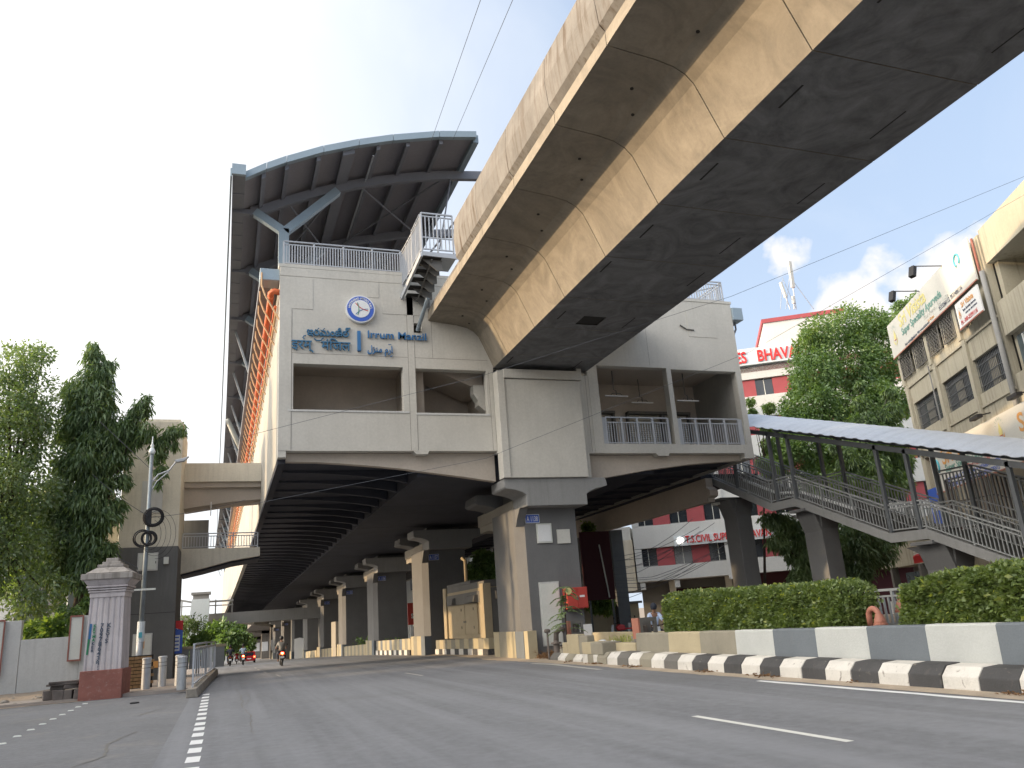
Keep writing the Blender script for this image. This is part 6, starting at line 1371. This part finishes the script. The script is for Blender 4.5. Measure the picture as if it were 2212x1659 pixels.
n = 1500; yy_ = rs.rand(n) * 22 + 5; P_ = np.column_stack((11.36 - .16 * rs.rand(n) ** 2 * 1.5, yy_, .03 + .02 * rs.rand(n))); keep = np.array([mnoise.noise(Vector((y * .8, 2, 0))) > .12 for y in yy_]); leaves('kerb_litter', P_[keep], rs.normal(size=(keep.sum(), 3)) * (1, 1, .3), .09, .03, 'litter_brown', None, 'stuff')
n = 600; P_ = np.column_stack((12.3 + 1.2 * rs.rand(n), 23.6 + rs.rand(n) * 2.0, .45 + .2 * rs.rand(n))); leaves('dry_grass', P_, rs.normal(size=(n, 3)) * .4 + (0, 0, 1), .25, .012, 'leaf_yellow', None, 'stuff')
n = 500; P_ = np.column_stack((11.9 + 1.4 * rs.rand(n), 62 + rs.rand(n) * 22, .1 + .9 * rs.rand(n) - .3)); leaves('median_plants', P_, rs.normal(size=(n, 3)) + (0, 0, .6), .3, .12, 'leaf_mid', None, 'stuff')

# ------------------------------------------------------------------ riders, motorcycles, car
def skin(name, V_, E_, rad, m, parent, lv=1):
    me = bpy.data.meshes.new(name); me.from_pydata(V_, E_, []); me.materials.append(MATS[m]); o = bpy.data.objects.new(name, me); col.objects.link(o); o.parent = parent
    md = o.modifiers.new('skin', 'SKIN'); md.use_smooth_shade = True
    if not me.skin_vertices: me.attributes
    for i, r_ in enumerate(rad): me.skin_vertices[0].data[i].radius = (r_, r_) if not isinstance(r_, tuple) else r_
    me.skin_vertices[0].data[0].use_root = True; s = o.modifiers.new('sub', 'SUBSURF'); s.levels = s.render_levels = lv; return o
def rider(label, loc, shirt, trousers, cap='hair', helmet=False, lean=0, group=None):
    t = thing('person', label, 'person', loc, group)
    Vs = [(0, -.12, .84), (0, -.08, 1.05), (0, 0, 1.28), (0, .03, 1.42), (0, .05, 1.5), (0, .07, 1.62),
          (.17, .0, 1.36), (.3, .14, 1.12), (.3, .42, 1.02), (.29, .5, 1.02), (-.17, .0, 1.36), (-.3, .14, 1.12), (-.3, .42, 1.02), (-.29, .5, 1.02),
          (.1, -.08, .8), (.22, .32, .74), (.19, .12, .36), (.19, .24, .28), (-.1, -.08, .8), (-.22, .32, .74), (-.19, .12, .36), (-.19, .24, .28)]
    Es = [(0, 1), (1, 2), (2, 3), (3, 4), (4, 5), (2, 6), (6, 7), (7, 8), (8, 9), (2, 10), (10, 11), (11, 12), (12, 13), (0, 14), (14, 15), (15, 16), (16, 17), (0, 18), (18, 19), (19, 20), (20, 21)]
    rd = [.15, .14, .16, .07, .065, .1, .075, .05, .035, .035, .075, .05, .035, .035, .1, .075, .05, .045, .1, .075, .05, .045]
    skin('body', Vs, Es, rd, 'skin', t)
    skin('shirt', [Vs[i] for i in (0, 1, 2, 6, 7, 10, 11)], [(0, 1), (1, 2), (2, 3), (3, 4), (2, 5), (5, 6)], [.165, .165, .185, .1, .07, .1, .07], shirt, t)
    skin('trousers', [Vs[i] for i in (0, 14, 15, 16, 18, 19, 20)], [(0, 1), (1, 2), (2, 3), (0, 4), (4, 5), (5, 6)], [.16, .12, .095, .07, .12, .095, .07], trousers, t)
    mb = MB().lathe([(.02, -.12), (.1, -.09), (.125, 0), (.11, .08), (.06, .13), (.0, .145)], (0, .06, 1.64), 12); mb.build('helmet' if helmet else 'hair', cap, None, smooth=True).parent = t
    for o in t.children: o.location = (0, 0, 0)
    return t
def motorcycle(label, loc, m='bike_black', lit=True, group='motorcycles on the road'):
    t = thing('motorcycle', label, 'motorcycle', loc, group); L0 = Vector(loc)
    def b(mb, nm, mm, **k): return mb.map(lambda x, y, z: (x + L0.x, y + L0.y, z + L0.z)).build(nm, mm, t, **k)
    for y in (-.62, .68):
        b(MB().tube([(0, y + .24 * math.cos(q), .3 + .24 * math.sin(q)) for q in np.linspace(0, 2 * math.pi, 19)], .058, 8, cap=False), 'tyre', 'tyre'); b(MB().lathe([(.05, -.05), (.05, .05)], (0, 0, 0), 10).map(lambda x, yy, z: (z, y + x, .3 + yy)), 'hub', 'galvanised')
        for q in range(6): pass
    b(MB().prism([(-.75, .72), (-.8, .86), (-.3, .8), (0, .78), (.1, .72)], -.13, .13, lambda u, v, w: (w, u, v)), 'seat', m, bevel=.03)
    b(MB().prism([(.02, .7), (.05, .92), (.3, .98), (.48, .85), (.4, .68)], -.14, .14, lambda u, v, w: (w, u, v)), 'fuel_tank', m, bevel=.05)
    b(MB().prism([(-.3, .3), (-.35, .6), (.35, .65), (.35, .28)], -.12, .12, lambda u, v, w: (w, u, v)), 'engine', 'kiosk_grey', bevel=.03)
    b(MB().bar((0, .6, .95), (0, .7, .3), .1, .1), 'fork', 'galvanised'); b(MB().tube([(-.36, .42, 1.05), (-.15, .5, 1.0), (.15, .5, 1.0), (.36, .42, 1.05)], .018, 6), 'handlebar', 'black')
    for s in (-1, 1): b(MB().tube([(s * .28, .45, 1.04), (s * .33, .42, 1.22)], .01, 5).box(s * .34 - .06, s * .34 + .06, .4, .42, 1.2, 1.28), 'mirror', 'black')
    b(MB().tube([(.16, .2, .32), (.18, -.3, .32), (.2, -.7, .42)], .045, 8), 'silencer', 'galvanised')
    b(MB().prism([(-.75, .72), (-.9, .62), (-.95, .35), (-.9, .35), (-.8, .6)], -.07, .07, lambda u, v, w: (w, u, v)), 'mudguard', 'black')
    if lit:
        l = b(MB().box(-.09, .09, -.86, -.79, .7, .82), 'tail_lamp', 'tail_red', bevel=.015); b(MB().box(-.04, .04, -.875, -.862, .73, .79), 'bulb', 'tail_core')
    else: b(MB().box(-.07, .07, -.86, -.8, .72, .8), 'tail_lamp', 'red_paint')
    b(MB().box(-.11, .11, -.96, -.95, .48, .6), 'number_plate', 'white')
    for s in (-1, 1): b(MB().box(s * .16 - .03, s * .16 + .03, -.82, -.77, .66, .72), 'indicator', 'orange_text')
    return t
def G(px, py):
    p = at(px, py, 2, 0)
    for _ in range(30): p = at(px, py, 2, gz(p.y))
    return p
p = G(607.5, 1438.5); motorcycle('black motorcycle with glowing red tail lamp, ridden under the station, nearest of the three', p); rider('rider in a grey shirt and backpack with dark helmet on the nearest motorcycle', (p.x, p.y - .1, p.z), 'cloth_grey', 'cloth_dark', 'black', True)
for px, py, l, r_, sh, lit in ((496.5, 1445, 'dark motorcycle without lamp light beyond the kerb railing', 'rider with dark grey jacket on the unlit motorcycle at left', 'cloth_dark', False), (524.5, 1442, 'dark motorcycle with red tail lamp just left of the red car', 'rider in a light blue shirt left of the red car', 'cloth_blue', True)):
    p = at(px, py, 1, 77); p.z = gz(77); motorcycle(l, p, lit=lit); rider(r_, (p.x, p.y - .1, p.z), sh, 'cloth_dark', 'hair')
p = at(511, 1436, 1, 125); p.z = gz(125); motorcycle('small distant red scooter between the two farther riders', p, 'bike_red', False); rider('tiny distant rider on the red scooter', (p.x, p.y, p.z), 'office_red' if 0 else 'bike_red', 'cloth_dark', 'hair')
def car(label, loc, m):
    t = thing('small_car', label, 'car', loc); L0 = Vector(loc)
    def b(mb, nm, mm, par=t, **k): return mb.map(lambda x, y, z: (x + L0.x, y + L0.y, z + L0.z)).build(nm, mm, par, **k)
    bd = b(MB().prism([(-1.85, .3), (-1.9, .85), (-1.6, .98), (-1.2, 1.5), (.4, 1.5), (1.0, 1.0), (1.8, .85), (1.85, .3)], -.8, .8, lambda u, v, w: (w, u, v)), 'body', m, bevel=.06)
    b(MB().add([(-.62, -1.67, 1.0), (.62, -1.67, 1.0), (.55, -1.3, 1.42), (-.55, -1.3, 1.42)], [(0, 1, 2, 3)]), 'rear_window', 'dark_glass')
    for s in (-1, 1):
        b(MB().box(s * .68 - .1, s * .68 + .1, -1.93, -1.88, .72, .92), 'tail_lamp', 'tail_red')
        for y in (-1.15, 1.2): b(MB().lathe([(.3, -.1), (.3, .1)], (0, 0, 0), 14).map(lambda x, yy, z: (s * .75 + z, y + x, .3 + yy)), 'wheel', 'tyre')
    b(MB().box(-.25, .25, -1.93, -1.9, .55, .66), 'number_plate', 'white'); return t
p = at(537, 1436, 1, 122); p.z = gz(122); car('small dark red car ahead, seen from behind beside the distant piers', p, 'bike_red')
# traffic on the far carriageway, seen over the median
for px, py, l, rl, m, sh in ((1410, 1345, 'dark motorcycle on the far carriageway beside the hedge end', 'rider in pale blue shirt and cap behind the hedge end', 'bike_black', 'cloth_lightblue'),):
    c = at(px, 1330, 1, 26.5); x = c.x
    mo = motorcycle(l, (x, 26.5, 0), m, False); pe = rider(rl, (x, 26.4, 0), sh, 'cloth_dark', 'cloth_dark')
    for o in (mo, pe): o.rotation_euler = (0, 0, math.pi * .92)
for px, Y, l in ((438, 84, 'parked scooter at the left kerb beyond the railing, outermost of two'), (452, 88, 'parked scooter at the left kerb beyond the railing, inner of two')):
    p = at(px, 1430, 1, Y); motorcycle(l, (p.x, Y, gz(Y)), 'bike_black', False, 'scooters parked at the left kerb')
for px, Y, l, m in ((1350, 34, 'parked red motorcycle with dark cover beyond the rubble', 'bike_red'), (1385, 36, 'parked black motorcycle beside the red one beyond the rubble', 'bike_black')):
    x = at(px, 1345, 1, Y).x; mo = motorcycle(l, (x, Y, 0), m, False, 'motorcycles parked across the road'); mo.rotation_euler = (0, 0, R(80))

# ------------------------------------------------------------------ things beyond the nearest pier, right side of the road
a = at(1264, 1178, 1, 44); b_ = at(1330, 1290, 1, 44)
MS = thing('maroon_screen', 'dark maroon hanging screen with white batten right of the nearest pier', 'screen', (a.x, 44, b_.z))
MB().box(a.x - .3, b_.x, 44, 44.1, b_.z - .1, a.z + .8).build('sheet', 'maroon', MS); MB().bar((a.x + .9, 43.95, a.z), (a.x + 1.25, 43.95, b_.z), .07, .05).build('batten', 'offwhite', MS)
for x in (a.x, b_.x - .2): MB().box(x, x + .1, 44.1, 44.2, 0, b_.z).build('leg', 'post_grey', MS)
a = at(1320, 1165, 1, 50); tag(MB().box(a.x, a.x + .9, 50, 51, gz(50), 6.9).build('walkway_column', 'post_grey'), 'slim dark column holding the walkway beam beside the maroon screen', 'column')
b_ = thing('low_building', 'low tan shop wall with dark doorway beyond the median rubble', 'building', (20, 47, 0))
MB().box(17.5, 27, 50.5, 51, -.2, 1.9).build('wall', 'kiosk_tan', b_); MB().box(18.6, 19.3, 50.42, 50.5, -.1, 1.5).build('doorway', 'black', b_); MB().box(17.4, 27.2, 50.3, 51.2, 1.9, 2.05).build('coping', 'kiosk_grey', b_)
for i, (x, m, l) in enumerate(((19.9, 'tank_white', 'blue and white drum stack beside the dark doorway'), (17.9, 'stone', 'grey water can at the far kerb left of the dark doorway'), (21.2, 'galvanised', 'steel can standing right of the drum stack'))):
    tag(MB().lathe([(.22, 0), (.24, .1), (.22, .35), (.24, .4), (.22, .7)] + ([(.24, .8), (.22, 1.1), (.24, 1.2), (.2, 1.5)] if i == 0 else []), (x, 47, -.15), 14).build('water_drum', m), l, 'drum')
tag(MB().box(18.6, 19.3, 52, 52.1, 3.2, 4.4).build('yellow_banner', 'yellow_text'), 'yellow and blue shop banner glimpsed beside the nearest pier', 'banner')
# street frontage far down the right side and beyond the piers: separate buildings
for i, (x, y, w_, d, h, m, l) in enumerate(((24, 66, 9, 12, 11, 'office_white', 'pale building beyond the second pier gap'), (25, 84, 10, 14, 9, 'plaster_cream', 'cream building beyond the third pier gap'), (25, 104, 12, 16, 14, 'office_white', 'tall pale building beyond the fourth pier gap'), (24, 130, 12, 20, 10, 'warm_paint', 'tan building further along beyond the piers'), (-24, 120, 14, 18, 9, 'plaster_cream', 'cream house behind the street trees left'), (-26, 70, 12, 16, 10, 'office_white', 'pale building hidden behind the drooping tree'))):
    t = thing('street_building', l, 'building', (x, y, gz(y)), 'buildings along the avenue')
    fr = MB().box(x, x + w_, y, y + d, gz(y), h).build('walls', m, t); MB().box(x - .2, x + w_ + .2, y - .2, y + d + .2, h, h + .4).build('roof', 'cap_paint', t)
    for k in range(int((h - 1) / 3.2)):
        for j in range(3):
            MB().box(x + 1 + j * 2.8, x + 2.6 + j * 2.8, y - .06, y - .01, gz(y) + 1.2 + k * 3.2, gz(y) + 2.7 + k * 3.2).build('window', 'dark_glass', t)
            MB().box(x - .06, x - .01, y + 1 + j * 3.5, y + 3 + j * 3.5, gz(y) + 1.2 + k * 3.2, gz(y) + 2.7 + k * 3.2).build('window', 'dark_glass', t)
# far viaduct piers past the station, pale and with portal arms
for i in range(7):
    y = 172 + i * 22; t = thing('viaduct_pier', 'pale concrete viaduct pier past the station, ' + ('first', 'second', 'third', 'fourth', 'fifth', 'sixth', 'seventh')[i] + ' beyond the far end', 'pier', bend(10, y, 0)[:2] + (gz(y),), 'viaduct piers past the station')
    bx = bend(0, y, 0)[0]; zt = bend(0, y, 7.0)[2] if y < 260 else 1.5
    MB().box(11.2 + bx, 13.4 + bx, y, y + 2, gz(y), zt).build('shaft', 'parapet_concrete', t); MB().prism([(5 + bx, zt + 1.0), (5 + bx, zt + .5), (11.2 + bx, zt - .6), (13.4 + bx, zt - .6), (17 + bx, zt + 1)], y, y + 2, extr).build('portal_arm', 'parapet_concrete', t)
    if i < 3: MB().box(11.3 + bx, 12.6 + bx, y - .1, y - .02, gz(y) + 1.6, gz(y) + 3.6).build('poster', 'white', t)
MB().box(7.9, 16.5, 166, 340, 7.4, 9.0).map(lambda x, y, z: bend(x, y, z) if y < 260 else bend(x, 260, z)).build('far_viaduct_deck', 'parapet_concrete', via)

# ------------------------------------------------------------------ overhead wires
def wire(label, pts, r_=.012, sag=0):
    P_ = [Vector(p) for p in pts]; out = []
    for a, b_ in zip(P_[:-1], P_[1:]):
        for k in range(13):
            f = k / 12; q = a.lerp(b_, f); q.z -= sag * 4 * f * (1 - f); out.append(q)
    tag(MB().tube(out, r_, 5).build('overhead_wire', 'wire'), label, 'wire', 'overhead wires')
wire('left one of two parallel wires crossing the sky above the station roof', [at(1045, -20, 1, 16), at(931, 306, 1, 29.0)], .009)
wire('right one of two parallel wires crossing the sky above the station roof', [at(1116, -20, 1, 16), at(979, 300, 1, 29.0)], .009)
wire('long wire slanting up over the station facade from the side wall to the canopy', [at(520, 945, 1, 24), at(1040, 812, 1, 22), at(1580, 640, 1, 20), at(2240, 370, 1, 16)], .006)
wire('thin wire from under the deck past the main pier to the office masts', [at(540, 1090, 1, 26), at(1050, 990, 1, 24), at(1620, 760, 1, 22), at(2240, 405, 1, 17)], .006)
wire('cable running down from the mast tree to the utility pole', [at(215, 910, 1, 34), at(322, 1010, 1, 34.6)], .012)
wire('upper cable from the pole across the tower face to the station', [at(325, 1118, 1, 34.6), at(530, 1080, 1, 38)], .01, .1)
wire('lower cable from the left to the pole coils', [at(200, 1025, 1, 33), at(318, 1113, 1, 34.6)], .01, .1)
wire('cable leaving the pillar cap for the pole', [at(255, 1205, 1, 31.6), at(296, 1225, 1, 33), at(300, 1240, 1, 33), at(283, 1290, 1, 33)], .014)
mb = None
for k in range(12):
    y0 = 1165 + k * 9 + rnd.random() * 8; x0 = 1360 + rnd.random() * 60
    wire('tangled black cable before the office front, ' + 'topmost second third fourth fifth sixth seventh eighth ninth tenth eleventh lowest'.split()[k] + ' at its end by the pier', [at(1255, 1205 + k * 6, 1, 47), at(x0, y0 + 20, 1, 48), at(1480 + rnd.random() * 120, 1120 + k * 9, 1, 44)], .016, .15)
